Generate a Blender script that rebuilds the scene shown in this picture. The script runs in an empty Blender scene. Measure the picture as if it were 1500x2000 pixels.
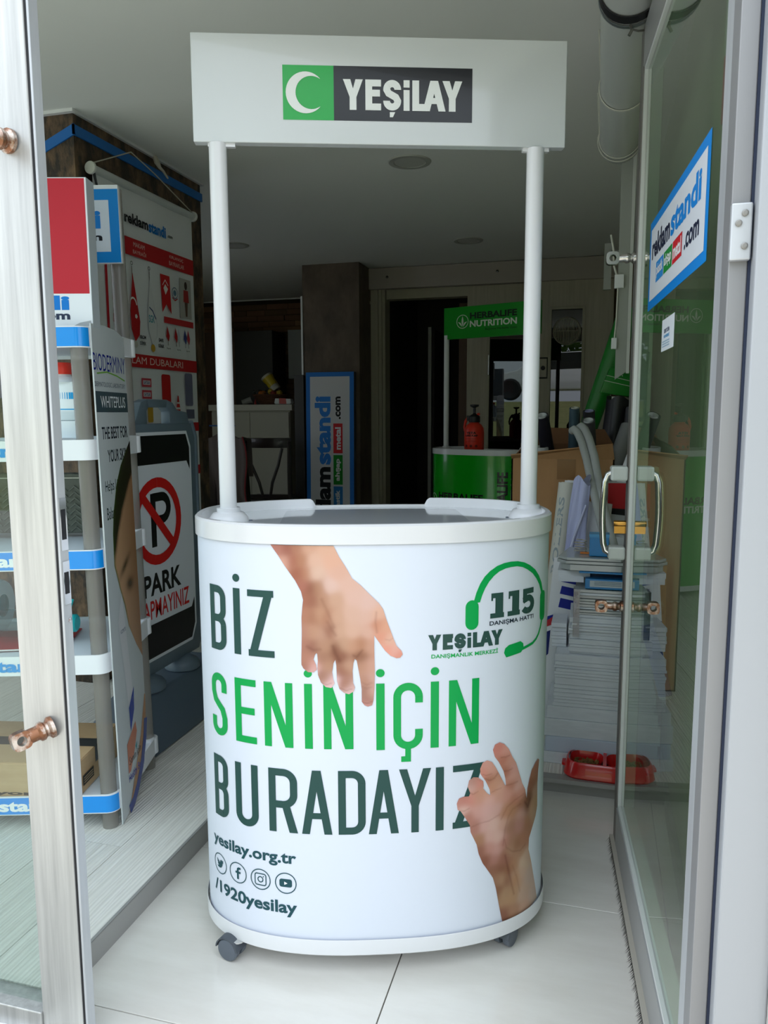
import bpy, bmesh, math, random
import numpy as np
from mathutils import Vector, Matrix
from mathutils.geometry import tessellate_polygon

SC = bpy.context.scene
COL = SC.collection
random.seed(7)

# ------------------------------------------------------------------ camera
TH, AL, RO, HC = math.radians(7.35), math.radians(15.5), 0.004, 1.24
fw = Vector((-math.sin(AL)*math.cos(TH), math.cos(AL)*math.cos(TH), -math.sin(TH)))
rt = Vector((math.cos(AL), math.sin(AL), 0.0)); up = rt.cross(fw)
rt2 = rt*math.cos(RO) - up*math.sin(RO); up2 = up*math.cos(RO) + rt*math.sin(RO)
cd = bpy.data.cameras.new('camera'); cam = bpy.data.objects.new('camera', cd); COL.objects.link(cam)
cd.sensor_fit = 'VERTICAL'; cd.sensor_height = 36.0; cd.lens = 27.0; cd.clip_start = 0.02; cd.clip_end = 300
mw = Matrix((rt2, up2, -fw)).transposed().to_4x4(); mw.translation = Vector((0, 0, HC)); cam.matrix_world = mw
SC.camera = cam

# ------------------------------------------------------------------ sky, exposure
W = bpy.data.worlds.new('sky'); SC.world = W; W.use_nodes = True
nt = W.node_tree; bg = nt.nodes['Background']
tc = nt.nodes.new('ShaderNodeTexCoord'); sx = nt.nodes.new('ShaderNodeSeparateXYZ'); nt.links.new(tc.outputs['Generated'], sx.inputs[0])
rp = nt.nodes.new('ShaderNodeValToRGB'); nt.links.new(sx.outputs['Z'], rp.inputs[0])
rp.color_ramp.elements[0].position = 0.0; rp.color_ramp.elements[0].color = (0.475, 0.53, 0.60, 1)
rp.color_ramp.elements[1].position = 0.95; rp.color_ramp.elements[1].color = (0.86, 0.945, 1.04, 1)   # thin overcast: brighter overhead than at the horizon
nt.links.new(rp.outputs[0], bg.inputs['Color']); bg.inputs['Strength'].default_value = 4.2
vs = SC.view_settings; vs.view_transform = 'Standard'; vs.look = 'None'; vs.gamma = 1.0; vs.use_curve_mapping = False
vs.exposure = -0.40
SC.cycles.max_bounces = 10; SC.cycles.transparent_max_bounces = 16; SC.cycles.glossy_bounces = 5
SC.cycles.caustics_reflective = False; SC.cycles.caustics_refractive = False
sd = bpy.data.lights.new('sun', 'SUN'); sun = bpy.data.objects.new('sun', sd); COL.objects.link(sun)
sd.energy = 7.0; sd.angle = math.radians(4); sd.color = (1.0, 0.95, 0.86)
sun.rotation_euler = Vector((-0.6, -0.13, -0.78)).to_track_quat('-Z', 'Y').to_euler()   # sun behind and beside the building: the shop front is in open shade, the paving in front of it is lit

# ------------------------------------------------------------------ helpers
def lin(h):
    h = h.lstrip('#'); c = [int(h[i:i+2], 16)/255 for i in (0, 2, 4)]
    return tuple((x/12.92 if x <= 0.04045 else ((x+0.055)/1.055)**2.4) for x in c)

def mat(name, hexc, rough=0.5, metal=0.0, spec=0.5, bump=None, vary=None, coat=0.0, emit=None):
    m = bpy.data.materials.new(name); m.use_nodes = True; t = m.node_tree; b = t.nodes['Principled BSDF']
    c = lin(hexc); b.inputs['Base Color'].default_value = (*c, 1)
    b.inputs['Roughness'].default_value = rough; b.inputs['Metallic'].default_value = metal
    b.inputs['Specular IOR Level'].default_value = spec; b.inputs['Coat Weight'].default_value = coat
    if vary or bump:
        co = t.nodes.new('ShaderNodeTexCoord'); mp = t.nodes.new('ShaderNodeMapping'); t.links.new(co.outputs['Object'], mp.inputs[0])
    if vary:   # (hex2, scale, stretch xyz, lo, hi)
        h2, scl, st, lo, hi = vary
        mp.inputs['Scale'].default_value = st
        n = t.nodes.new('ShaderNodeTexNoise'); n.inputs['Scale'].default_value = scl; n.inputs['Detail'].default_value = 8; n.inputs['Roughness'].default_value = 0.65
        t.links.new(mp.outputs[0], n.inputs['Vector'])
        r = t.nodes.new('ShaderNodeValToRGB'); r.color_ramp.elements[0].position = lo; r.color_ramp.elements[1].position = hi
        r.color_ramp.elements[0].color = (*c, 1); r.color_ramp.elements[1].color = (*lin(h2), 1)
        t.links.new(n.outputs[0], r.inputs[0]); t.links.new(r.outputs[0], b.inputs['Base Color'])
    if bump:   # (scale, strength)
        n2 = t.nodes.new('ShaderNodeTexNoise'); n2.inputs['Scale'].default_value = bump[0]; n2.inputs['Detail'].default_value = 6
        t.links.new(mp.outputs[0], n2.inputs['Vector'])
        bp = t.nodes.new('ShaderNodeBump'); bp.inputs['Strength'].default_value = bump[1]; bp.inputs['Distance'].default_value = 0.004
        t.links.new(n2.outputs[0], bp.inputs['Height']); t.links.new(bp.outputs[0], b.inputs['Normal'])
    return m

def printmat(name, rough=0.4, coat=0.0, spec=0.5):     # flat print: colour comes from the artwork's own colour attribute
    m = bpy.data.materials.new(name); m.use_nodes = True; t = m.node_tree; b = t.nodes['Principled BSDF']
    a = t.nodes.new('ShaderNodeAttribute'); a.attribute_name = 'Ink'; t.links.new(a.outputs['Color'], b.inputs['Base Color'])
    b.inputs['Roughness'].default_value = rough; b.inputs['Coat Weight'].default_value = coat; b.inputs['Specular IOR Level'].default_value = spec
    return m

def panemat(name, tint, ior=1.5, rough=0.0, extra=1.0):         # thin pane of glass or film: clear, with Fresnel reflection
    m = bpy.data.materials.new(name); m.use_nodes = True; t = m.node_tree; t.nodes.remove(t.nodes['Principled BSDF'])
    o = t.nodes['Material Output']; tr = t.nodes.new('ShaderNodeBsdfTransparent'); gl = t.nodes.new('ShaderNodeBsdfGlossy')
    tr.inputs[0].default_value = (*lin(tint), 1); gl.inputs['Roughness'].default_value = rough; gl.inputs['Color'].default_value = (1, 1, 1, 1)
    f = t.nodes.new('ShaderNodeFresnel'); f.inputs[0].default_value = ior; mx = t.nodes.new('ShaderNodeMixShader')
    mu = t.nodes.new('ShaderNodeMath'); mu.operation = 'MULTIPLY'; mu.inputs[1].default_value = extra; mu.use_clamp = True
    ge = t.nodes.new('ShaderNodeNewGeometry'); sb = t.nodes.new('ShaderNodeMath'); sb.operation = 'SUBTRACT'; sb.inputs[0].default_value = 1.0; t.links.new(ge.outputs['Backfacing'], sb.inputs[1])
    pf_ = t.nodes.new('ShaderNodeMath'); pf_.operation = 'MULTIPLY'; t.links.new(f.outputs[0], pf_.inputs[0]); t.links.new(sb.outputs[0], pf_.inputs[1])   # the surface reflects where light enters it
    t.links.new(pf_.outputs[0], mu.inputs[0]); t.links.new(mu.outputs[0], mx.inputs[0]); t.links.new(tr.outputs[0], mx.inputs[1]); t.links.new(gl.outputs[0], mx.inputs[2]); t.links.new(mx.outputs[0], o.inputs[0])
    return m

def milky(name, tint, body, k, rough=0.15, extra=1.0):      # frosted clear plastic: part see-through, part milky
    m = panemat(name, tint, 1.5, rough, extra); t = m.node_tree; o = t.nodes['Material Output']; mx = [n for n in t.nodes if n.type == 'MIX_SHADER'][0]
    d = t.nodes.new('ShaderNodeBsdfDiffuse'); d.inputs[0].default_value = (*lin(body), 1); m2 = t.nodes.new('ShaderNodeMixShader'); m2.inputs[0].default_value = k
    t.links.new(mx.outputs[0], m2.inputs[1]); t.links.new(d.outputs[0], m2.inputs[2]); t.links.new(m2.outputs[0], o.inputs[0]); return m

class G:
    def __init__(s): s.v = []; s.f = []; s.m = []
    def add(s, vs, fs, m=0):
        o = len(s.v); s.v += [tuple(x) for x in vs]; s.f += [tuple(i+o for i in f) for f in fs]; s.m += [m]*len(fs); return s
    def box(s, x0, y0, z0, x1, y1, z1, m=0):
        v = [(x0,y0,z0),(x1,y0,z0),(x1,y1,z0),(x0,y1,z0),(x0,y0,z1),(x1,y0,z1),(x1,y1,z1),(x0,y1,z1)]
        return s.add(v, [(0,3,2,1),(4,5,6,7),(0,1,5,4),(1,2,6,5),(2,3,7,6),(3,0,4,7)], m)
    def prism(s, pts, a, b, axis='z', m=0):     # outline extruded along an axis; pts counter-clockwise seen from +axis
        def P(p, h): return {'z': (p[0], p[1], h), 'y': (p[0], h, p[1]), 'x': (h, p[0], p[1])}[axis]
        n = len(pts); v = [P(p, a) for p in pts] + [P(p, b) for p in pts]
        tri = tessellate_polygon([[Vector((p[0], p[1], 0)) for p in pts]])
        f = [tuple(t) for t in tri] + [tuple(i+n for i in t[::-1]) for t in tri] + [(i, (i+1) % n, (i+1) % n+n, i+n) for i in range(n)]
        return s.add(v, f, m)
    def tube(s, pts, r, n=12, m=0, cap=True):
        pts = [Vector(p) for p in pts]; rr = r if isinstance(r, (list, tuple)) else [r]*len(pts)
        vs, fs = [], []; prev = None
        for i, p in enumerate(pts):
            d = (pts[min(i+1, len(pts)-1)] - pts[max(i-1, 0)]).normalized()
            if prev is None: a = d.orthogonal().normalized()
            else: a = (prev - d*prev.dot(d)).normalized()
            prev = a; b = d.cross(a)
            for k in range(n):
                t = 2*math.pi*k/n; vs.append(p + (a*math.cos(t) + b*math.sin(t))*rr[i])
        for i in range(len(pts)-1):
            for k in range(n): fs.append((i*n+k, i*n+(k+1) % n, (i+1)*n+(k+1) % n, (i+1)*n+k))
        if cap: fs.append(tuple(range(n))[::-1]); fs.append(tuple((len(pts)-1)*n+k for k in range(n)))
        return s.add(vs, fs, m)
    def lathe(s, prof, c=(0, 0, 0), n=24, m=0, axis='z'):
        vs, fs = [], []
        for r, h in prof:
            for k in range(n):
                t = 2*math.pi*k/n; a, b = r*math.cos(t), r*math.sin(t)
                p = {'z': (a, b, h), 'y': (a, h, -b), 'x': (h, a, b)}[axis]; vs.append((p[0]+c[0], p[1]+c[1], p[2]+c[2]))
        for i in range(len(prof)-1):
            for k in range(n): fs.append((i*n+k, i*n+(k+1) % n, (i+1)*n+(k+1) % n, (i+1)*n+k))
        if prof[0] == prof[-1]: return s.add(vs, fs, m)
        if prof[0][0] > 1e-5: fs.append(tuple(range(n))[::-1])
        if prof[-1][0] > 1e-5: fs.append(tuple((len(prof)-1)*n+k for k in range(n)))
        return s.add(vs, fs, m)
    def xf(s, M): s.v = [tuple(M @ Vector(v)) for v in s.v]; return s

def obj(name, g, mats, parent=None, loc=(0, 0, 0), rot=(0, 0, 0), smooth=False, bevel=0.0, kind=None, label=None, seg=2):
    me = bpy.data.meshes.new(name); me.from_pydata(g.v, [], g.f)
    if not isinstance(mats, (list, tuple)): mats = [mats]
    for m in mats: me.materials.append(m)
    me.polygons.foreach_set('material_index', g.m); me.update()
    bm = bmesh.new(); bm.from_mesh(me)
    bmesh.ops.remove_doubles(bm, verts=bm.verts, dist=1e-5)
    bmesh.ops.recalc_face_normals(bm, faces=bm.faces)
    if bevel > 0:
        ed = [e for e in bm.edges if len(e.link_faces) == 2 and e.calc_face_angle(0) > 0.6]
        bmesh.ops.bevel(bm, geom=ed, offset=bevel, segments=seg, affect='EDGES', profile=0.5, clamp_overlap=True)
    bm.to_mesh(me); bm.free()
    if smooth: me.shade_smooth(); me.set_sharp_from_angle(angle=math.radians(38))
    o = bpy.data.objects.new(name, me); COL.objects.link(o)
    o.location = loc; o.rotation_euler = rot
    if parent: o.parent = parent
    if kind: o['kind'] = kind
    if label: o['label'] = label
    return o

def tag(o, label, cat, group=None):
    o['label'] = label; o['category'] = cat
    if group: o['group'] = group
    return o
def thing(name, label, cat, loc=(0, 0, 0), rz=0.0, group=None, rot=None):
    o = bpy.data.objects.new(name, None); COL.objects.link(o); o.location = loc
    o.rotation_euler = rot if rot else (0, 0, rz); o.empty_display_size = 0.1
    return tag(o, label, cat, group)
def sroot(name, loc=(0, 0, 0), rz=0.0):
    o = bpy.data.objects.new(name, None); COL.objects.link(o); o.location = loc; o.rotation_euler = (0, 0, rz); o['kind'] = 'structure'; return o
def piece(src, parent, loc, rot=(0, 0, 0), sc=(1, 1, 1)):
    c = src.copy(); COL.objects.link(c); c.parent = parent; c.location = loc; c.rotation_euler = rot; c.scale = sc; return c

# ------------------------------------------------------------------ flat artwork (lettering, logos, posters)
def arc(cx, cy, rx, ry, a0, a1, n=8):
    return [(cx+rx*math.cos(math.radians(a0+(a1-a0)*i/n)), cy+ry*math.sin(math.radians(a0+(a1-a0)*i/n))) for i in range(n+1)]

def ribbon(pts, t, closed=False):          # thick line as quads, mitred joints
    P = []
    for p in pts:
        if not P or (P[-1]-Vector(p)).length > 1e-6: P.append(Vector(p))
    if closed and (P[0]-P[-1]).length < 1e-6: P.pop()
    n = len(P); L = []; R = []
    for i in range(n):
        a = P[i-1] if (i > 0 or closed) else None; b = P[(i+1) % n] if (i < n-1 or closed) else None
        d1 = (P[i]-a).normalized() if a is not None else None; d2 = (b-P[i]).normalized() if b is not None else None
        d1 = d1 or d2; d2 = d2 or d1
        n1 = Vector((-d1.y, d1.x)); n2 = Vector((-d2.y, d2.x)); m = (n1+n2)
        if m.length < 1e-4: m = n1
        m = m.normalized(); k = min(1/max(m.dot(n1), 0.25), 2.5)
        L.append(P[i]+m*t/2*k); R.append(P[i]-m*t/2*k)
    out = []
    for i in range(n if closed else n-1):
        j = (i+1) % n; out.append([tuple(R[i]), tuple(R[j]), tuple(L[j]), tuple(L[i])])
    return out

def glyph(c, w, t, H=1.0, fat=1.0):        # condensed sans capitals on a box w x 1, stroke t
    l, r, b, T = t/2, w-t/2, t/2, 1-t/2; cr = min((w-t)/2, 0.24); o = []
    if c in 'Iİ1' and c != '1': o = [[(0, 0), (t, 0), (t, 1), (0, 1)]]
    if c == 'İ': o += [[(t/2+fat*t*0.52*math.cos(a*math.pi/9), 1.155+fat*t*0.52*math.sin(a*math.pi/9)*0.95) for a in range(18)]]
    if c == 'B':
        cr = min(cr, 0.16)
        for y0, y1 in ((b, 0.5), (0.5, T)):
            o += ribbon([(l, y0), (r-cr, y0)]+arc(r-cr, y0+cr, cr, cr, -90, 0)[1:]+arc(r-cr, y1-cr, cr, cr, 0, 90)+[(l, y1)], t)
        o += [[(0, 0), (t, 0), (t, 1), (0, 1)]]
    if c == 'D':
        cr = min(cr, 0.17); o += ribbon([(l, b), (r-cr, b)]+arc(r-cr, b+cr, cr, cr, -90, 0)[1:]+arc(r-cr, T-cr, cr, cr, 0, 90)+[(l, T)], t); o += [[(0, 0), (t, 0), (t, 1), (0, 1)]]
    if c == 'R':
        cr = min(cr, 0.16); o += ribbon([(l, 0.44), (r-cr, 0.44)]+arc(r-cr, 0.44+cr, cr, cr, -90, 0)[1:]+arc(r-cr, T-cr, cr, cr, 0, 90)+[(l, T)], t)
        o += [[(0, 0), (t, 0), (t, 1), (0, 1)], [(w-t*1.15, 0), (w, 0), (w*0.72, 0.45), (w*0.72-t*1.1, 0.45)]]
    if c == 'U': o += ribbon([(l, 1)]+arc(l+cr, b+cr, cr, cr, 180, 270)+arc(r-cr, b+cr, cr, cr, 270, 360)+[(r, 1)], t)
    if c in 'CÇ':
        o += ribbon([(r, 0.70)]+arc(r-cr, T-cr, cr, cr, 0, 90)+arc(l+cr, T-cr, cr, cr, 90, 180)+arc(l+cr, b+cr, cr, cr, 180, 270)+arc(r-cr, b+cr, cr, cr, 270, 360)+[(r, 0.30)], t)
        if c == 'Ç': o += ribbon([(w/2, 0.02), (w/2, -0.15), (w/2-t*0.9, -0.15)], t*0.75)
    if c in 'SŞ':
        yl = min(T-cr-0.005, 0.70); e_ = min(0.70, T-cr-0.01); o += ribbon([(r, e_)]+arc(r-cr, T-cr, cr, cr, 0, 90)+arc(l+cr, T-cr, cr, cr, 90, 180)+[(l, yl), (l+(w/2-l)*0.35, yl-(yl-0.5)*0.65), (w/2, 0.5), (r-(w/2-l)*0.35, 1-yl+(yl-0.5)*0.65), (r, 1-yl)]+arc(r-cr, b+cr, cr, cr, 0, -90)+arc(l+cr, b+cr, cr, cr, 270, 180)+[(l, 1-e_)], t)
        if c == 'Ş': o += [[(w/2-t*0.35, -0.22), (w/2+t*0.1, -0.22), (w/2+t*0.45, -0.05), (w/2-t*0.35, -0.05)]]
    if c == 'E': o += [[(0, 0), (t, 0), (t, 1), (0, 1)]] + [[(0, y), (w*(0.93 if y == 0.45 else 1), y), (w*(0.93 if y == 0.45 else 1), y+t*0.95), (0, y+t*0.95)] for y in (0, 0.45, 1-t*0.95)]
    if c == 'L': o += [[(0, 0), (t, 0), (t, 1), (0, 1)], [(0, 0), (w, 0), (w, t), (0, t)]]
    if c == 'Z': o += [[(0, 1-t*0.9), (w, 1-t*0.9), (w, 1), (0, 1)], [(0, 0), (w, 0), (w, t*0.9), (0, t*0.9)], [(0, 0), (t*1.15, 0), (w, 1), (w-t*1.15, 1)]]
    if c == 'N': o += [[(0, 0), (t, 0), (t, 1), (0, 1)], [(w-t, 0), (w, 0), (w, 1), (w-t, 1)], [(w-t*1.1, 0), (w, 0), (t*1.1, 1), (0, 1)]]
    if c == 'A':
        k = t*1.05; o += [[(0, 0), (k, 0), (w/2+k*0.45, 1), (w/2-k*0.55, 1)], [(w-k, 0), (w, 0), (w/2+k*0.55, 1), (w/2-k*0.45, 1)], [(w*0.2, 0.24), (w*0.8, 0.24), (w*0.78, 0.24+t*0.85), (w*0.22, 0.24+t*0.85)]]
    if c == 'Y':
        k = t*1.08; o += [[(w/2-t/2, 0), (w/2+t/2, 0), (w/2+t/2, 0.46), (w/2-t/2, 0.46)], [(w/2-t/2, 0.42), (w/2+t*0.3, 0.46), (k, 1), (0, 1)], [(w/2-t*0.3, 0.46), (w/2+t/2, 0.42), (w, 1), (w-k, 1)]]
    if c == '1': o += [[(w*0.36, 0), (w*0.36+t, 0), (w*0.36+t, 1), (w*0.36, 1)], [(w*0.02, 0), (w*0.98, 0), (w*0.98, t*0.55), (w*0.02, t*0.55)], [(w*0.08, 1-t*0.55), (w*0.5, 1-t*0.55), (w*0.5, 1), (w*0.08, 1)], [(w*0.08, 0.7), (w*0.2, 0.7), (w*0.2, 1), (w*0.08, 1)]]
    if c == '5':
        o += [[(w*0.1, 1-t*0.75), (w*0.95, 1-t*0.75), (w*0.95, 1), (w*0.1, 1)], [(w*0.1, 0.45), (w*0.1+t*0.8, 0.45), (w*0.1+t*0.8, 1), (w*0.1, 1)]]
        o += ribbon([(w*0.12, 0.52), (w*0.45, 0.60)]+arc(w*0.5, 0.35, w*0.36, 0.26, 80, -90, 12)+arc(w*0.44, 0.35, w*0.36, 0.26, 270, 215, 5), t*0.85)
    return o

_tx = {}
def text_tris(s, bold=0.0):
    k = (s, bold)
    if k in _tx: return _tx[k]
    cu = bpy.data.curves.new('t', 'FONT'); cu.body = s; cu.size = 1.0; cu.offset = bold; cu.resolution_u = 3; cu.fill_mode = 'FRONT'
    o = bpy.data.objects.new('t', cu); me = bpy.data.meshes.new_from_object(o)
    v = [(p.co.x, p.co.y) for p in me.vertices]; f = [list(p.vertices) for p in me.polygons]
    bpy.data.objects.remove(o); bpy.data.curves.remove(cu); bpy.data.meshes.remove(me)
    xs = [p[0] for p in v] or [0, 1]; ys = [p[1] for p in v] or [0, 1]
    r = (v, f, min(xs), max(xs), min(ys), max(ys)); _tx[k] = r; return r

class Art:
    """flat artwork in its own (u, v) metres; every shape has an ink colour and a layer"""
    def __init__(s): s.it = []
    def poly(s, pts, c, L=1): s.it.append((pts, None, lin(c), L+0.035*(len(s.it) % 11))); return s
    def rect(s, u0, v0, u1, v1, c, L=1): return s.poly([(u0, v0), (u1, v0), (u1, v1), (u0, v1)], c, L)
    def rrect(s, u0, v0, u1, v1, r, c, L=1):
        return s.poly(arc(u1-r, v0+r, r, r, -90, 0, 5)+arc(u1-r, v1-r, r, r, 0, 90, 5)+arc(u0+r, v1-r, r, r, 90, 180, 5)+arc(u0+r, v0+r, r, r, 180, 270, 5), c, L)
    def disc(s, u, v, r, c, L=1, ry=None, n=28): return s.poly(arc(u, v, r, ry or r, 0, 360, n)[:-1], c, L)
    def ring(s, u, v, r, t, c, L=1, ry=None, n=32):
        return s.line(arc(u, v, r, ry or r, 0, 360, n)[:-1], t, c, L, True)
    def line(s, pts, t, c, L=1, closed=False):
        for q in ribbon(pts, t, closed): s.poly(q, c, L)
        return s
    def word(s, txt, u0, v0, v1, c, L=2, t=0.12, gap=0.1, ws=None, u1=None):   # condensed capitals; ws = widths
        H = v1-v0; x = 0; parts = []
        for i, ch in enumerate(txt):
            if ch == ' ': x += 0.22; continue
            w = (ws or {}).get(ch, 0.42)
            parts.append((x, glyph(ch, w, t))); x += w+gap
        k = (u1-u0)/(x-gap)/H if u1 is not None else 1.0
        for x0, ps in parts:
            for p in ps: s.poly([(u0+(x0+a)*H*k, v0+b*H) for a, b in p], c, L)
        return s
    def text(s, txt, u0, v0, u1, v1, c, L=2, bold=0.02, turn=0):     # lettering fitted to a box
        v, f, xa, xb, ya, yb = text_tris(txt, bold)
        if turn == 0: P = [(u0+(x-xa)/(xb-xa)*(u1-u0), v0+(y-ya)/(yb-ya)*(v1-v0)) for x, y in v]
        elif turn == 90: P = [(u1-(y-ya)/(yb-ya)*(u1-u0), v0+(x-xa)/(xb-xa)*(v1-v0)) for x, y in v]
        s.it.append((P, f, lin(c), L)); return s
    def build(s, name, parent, mapper, m, cuts=None, gridded=None, label=None):
        bm = bmesh.new(); cl = bm.loops.layers.float_color.new('Ink'); ll = bm.faces.layers.float.new('lay')
        for pts, fs, c, L in s.it:
            vv = [bm.verts.new((p[0], p[1], 0)) for p in pts]
            if fs is None: fs = tessellate_polygon([[Vector((p[0], p[1], 0)) for p in pts]])
            for f in fs:
                try: fc = bm.faces.new([vv[i] for i in f])
                except ValueError: continue
                fc[ll] = L
                for lo in fc.loops: lo[cl] = (*c, 1)
        if cuts:
            for x in cuts:
                bmesh.ops.bisect_plane(bm, geom=bm.verts[:]+bm.edges[:]+bm.faces[:], plane_co=(x, 0, 0), plane_no=(1, 0, 0))
        if gridded:
            cu, cv, fn = gridded
            for x in cu: bmesh.ops.bisect_plane(bm, geom=bm.verts[:]+bm.edges[:]+bm.faces[:], plane_co=(x, 0, 0), plane_no=(1, 0, 0))
            for y in cv: bmesh.ops.bisect_plane(bm, geom=bm.verts[:]+bm.edges[:]+bm.faces[:], plane_co=(0, y, 0), plane_no=(0, 1, 0))
            vs = bm.verts[:]; bm.verts.index_update(); C = fn(np.array([(v.co.x, v.co.y) for v in vs]))
            for f in bm.faces:
                for lo in f.loops: lo[cl] = (*C[lo.vert.index], 1)
        done = {}
        for f in bm.faces:
            for v in f.verts: done[v] = f[ll]
        for v in bm.verts: v.co = mapper(v.co.x, v.co.y, done.get(v, 1))
        bm.normal_update(); me = bpy.data.meshes.new(name); bm.to_mesh(me); bm.free(); me.materials.append(m)
        o = bpy.data.objects.new(name, me); COL.objects.link(o)
        if parent: o.parent = parent
        if label: o['label'] = label
        return o

def on_y(y, e=0.0006): return lambda u, v, L: Vector((u, y-e*L, v))          # artwork facing -y
def on_x(x, e=0.0006): return lambda u, v, L: Vector((x+e*L, u, v))          # artwork facing +x, u runs along y

# ------------------------------------------------------------------ materials
WHITE = mat('white_plastic', 'dcdde0', 0.25, coat=0.3)
WRAP = mat('white_vinyl_wrap', 'd9dfec', 0.45)
ACRY = mat('white_acrylic', 'dfe3e4', 0.12, coat=0.5)
TRAY = mat('tray_gloss', 'd4d9de', 0.08, coat=0.6)
GREYP = mat('grey_caster', '5b626c', 0.55)
ALU = mat('anodised_aluminium', 'adadab', 0.38, 0.55, vary=('c9c9c6', 6, (8, 8, 0.3), 0.35, 0.65), bump=(220, 0.03))
ALUW = mat('pale_aluminium', 'c3c6ca', 0.42, 0.35, vary=('b4b7bb', 5, (8, 8, 0.3), 0.3, 0.7))
ALUD = mat('dark_profile_aluminium', '8c8a86', 0.45, 0.4)  # darker grey aluminium, for screws and the inner door edge
GASK = mat('black_gasket', '15161b', 0.6)
CHROME = mat('chrome', 'd2d2d2', 0.12, 1.0)
RUST = mat('rusty_chrome', '8a6048', 0.35, 0.9, vary=('c9bdb2', 40, (1, 1, 1), 0.45, 0.62))
BRASS = mat('brass', 'b88a42', 0.25, 0.95)
PANE = milky('hazed_door_glass', 'e2eee2', 'c4d8b8', 0.015, 0.0, 1.35)  # faint pale green haze mixed into the colour to brighten the dark pane
PANE2 = panemat('window_glass', 'f2f8f5', 1.5, extra=1.2)
PRINT = printmat('satin_print', 0.45, spec=0.3)
GLOSSP = printmat('gloss_print', 0.2, coat=0.12, spec=0.4)
MATTP = printmat('matt_print', 0.6, spec=0.3)
RED = mat('red_plastic', 'c21a1c', 0.22, coat=0.4)
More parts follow.
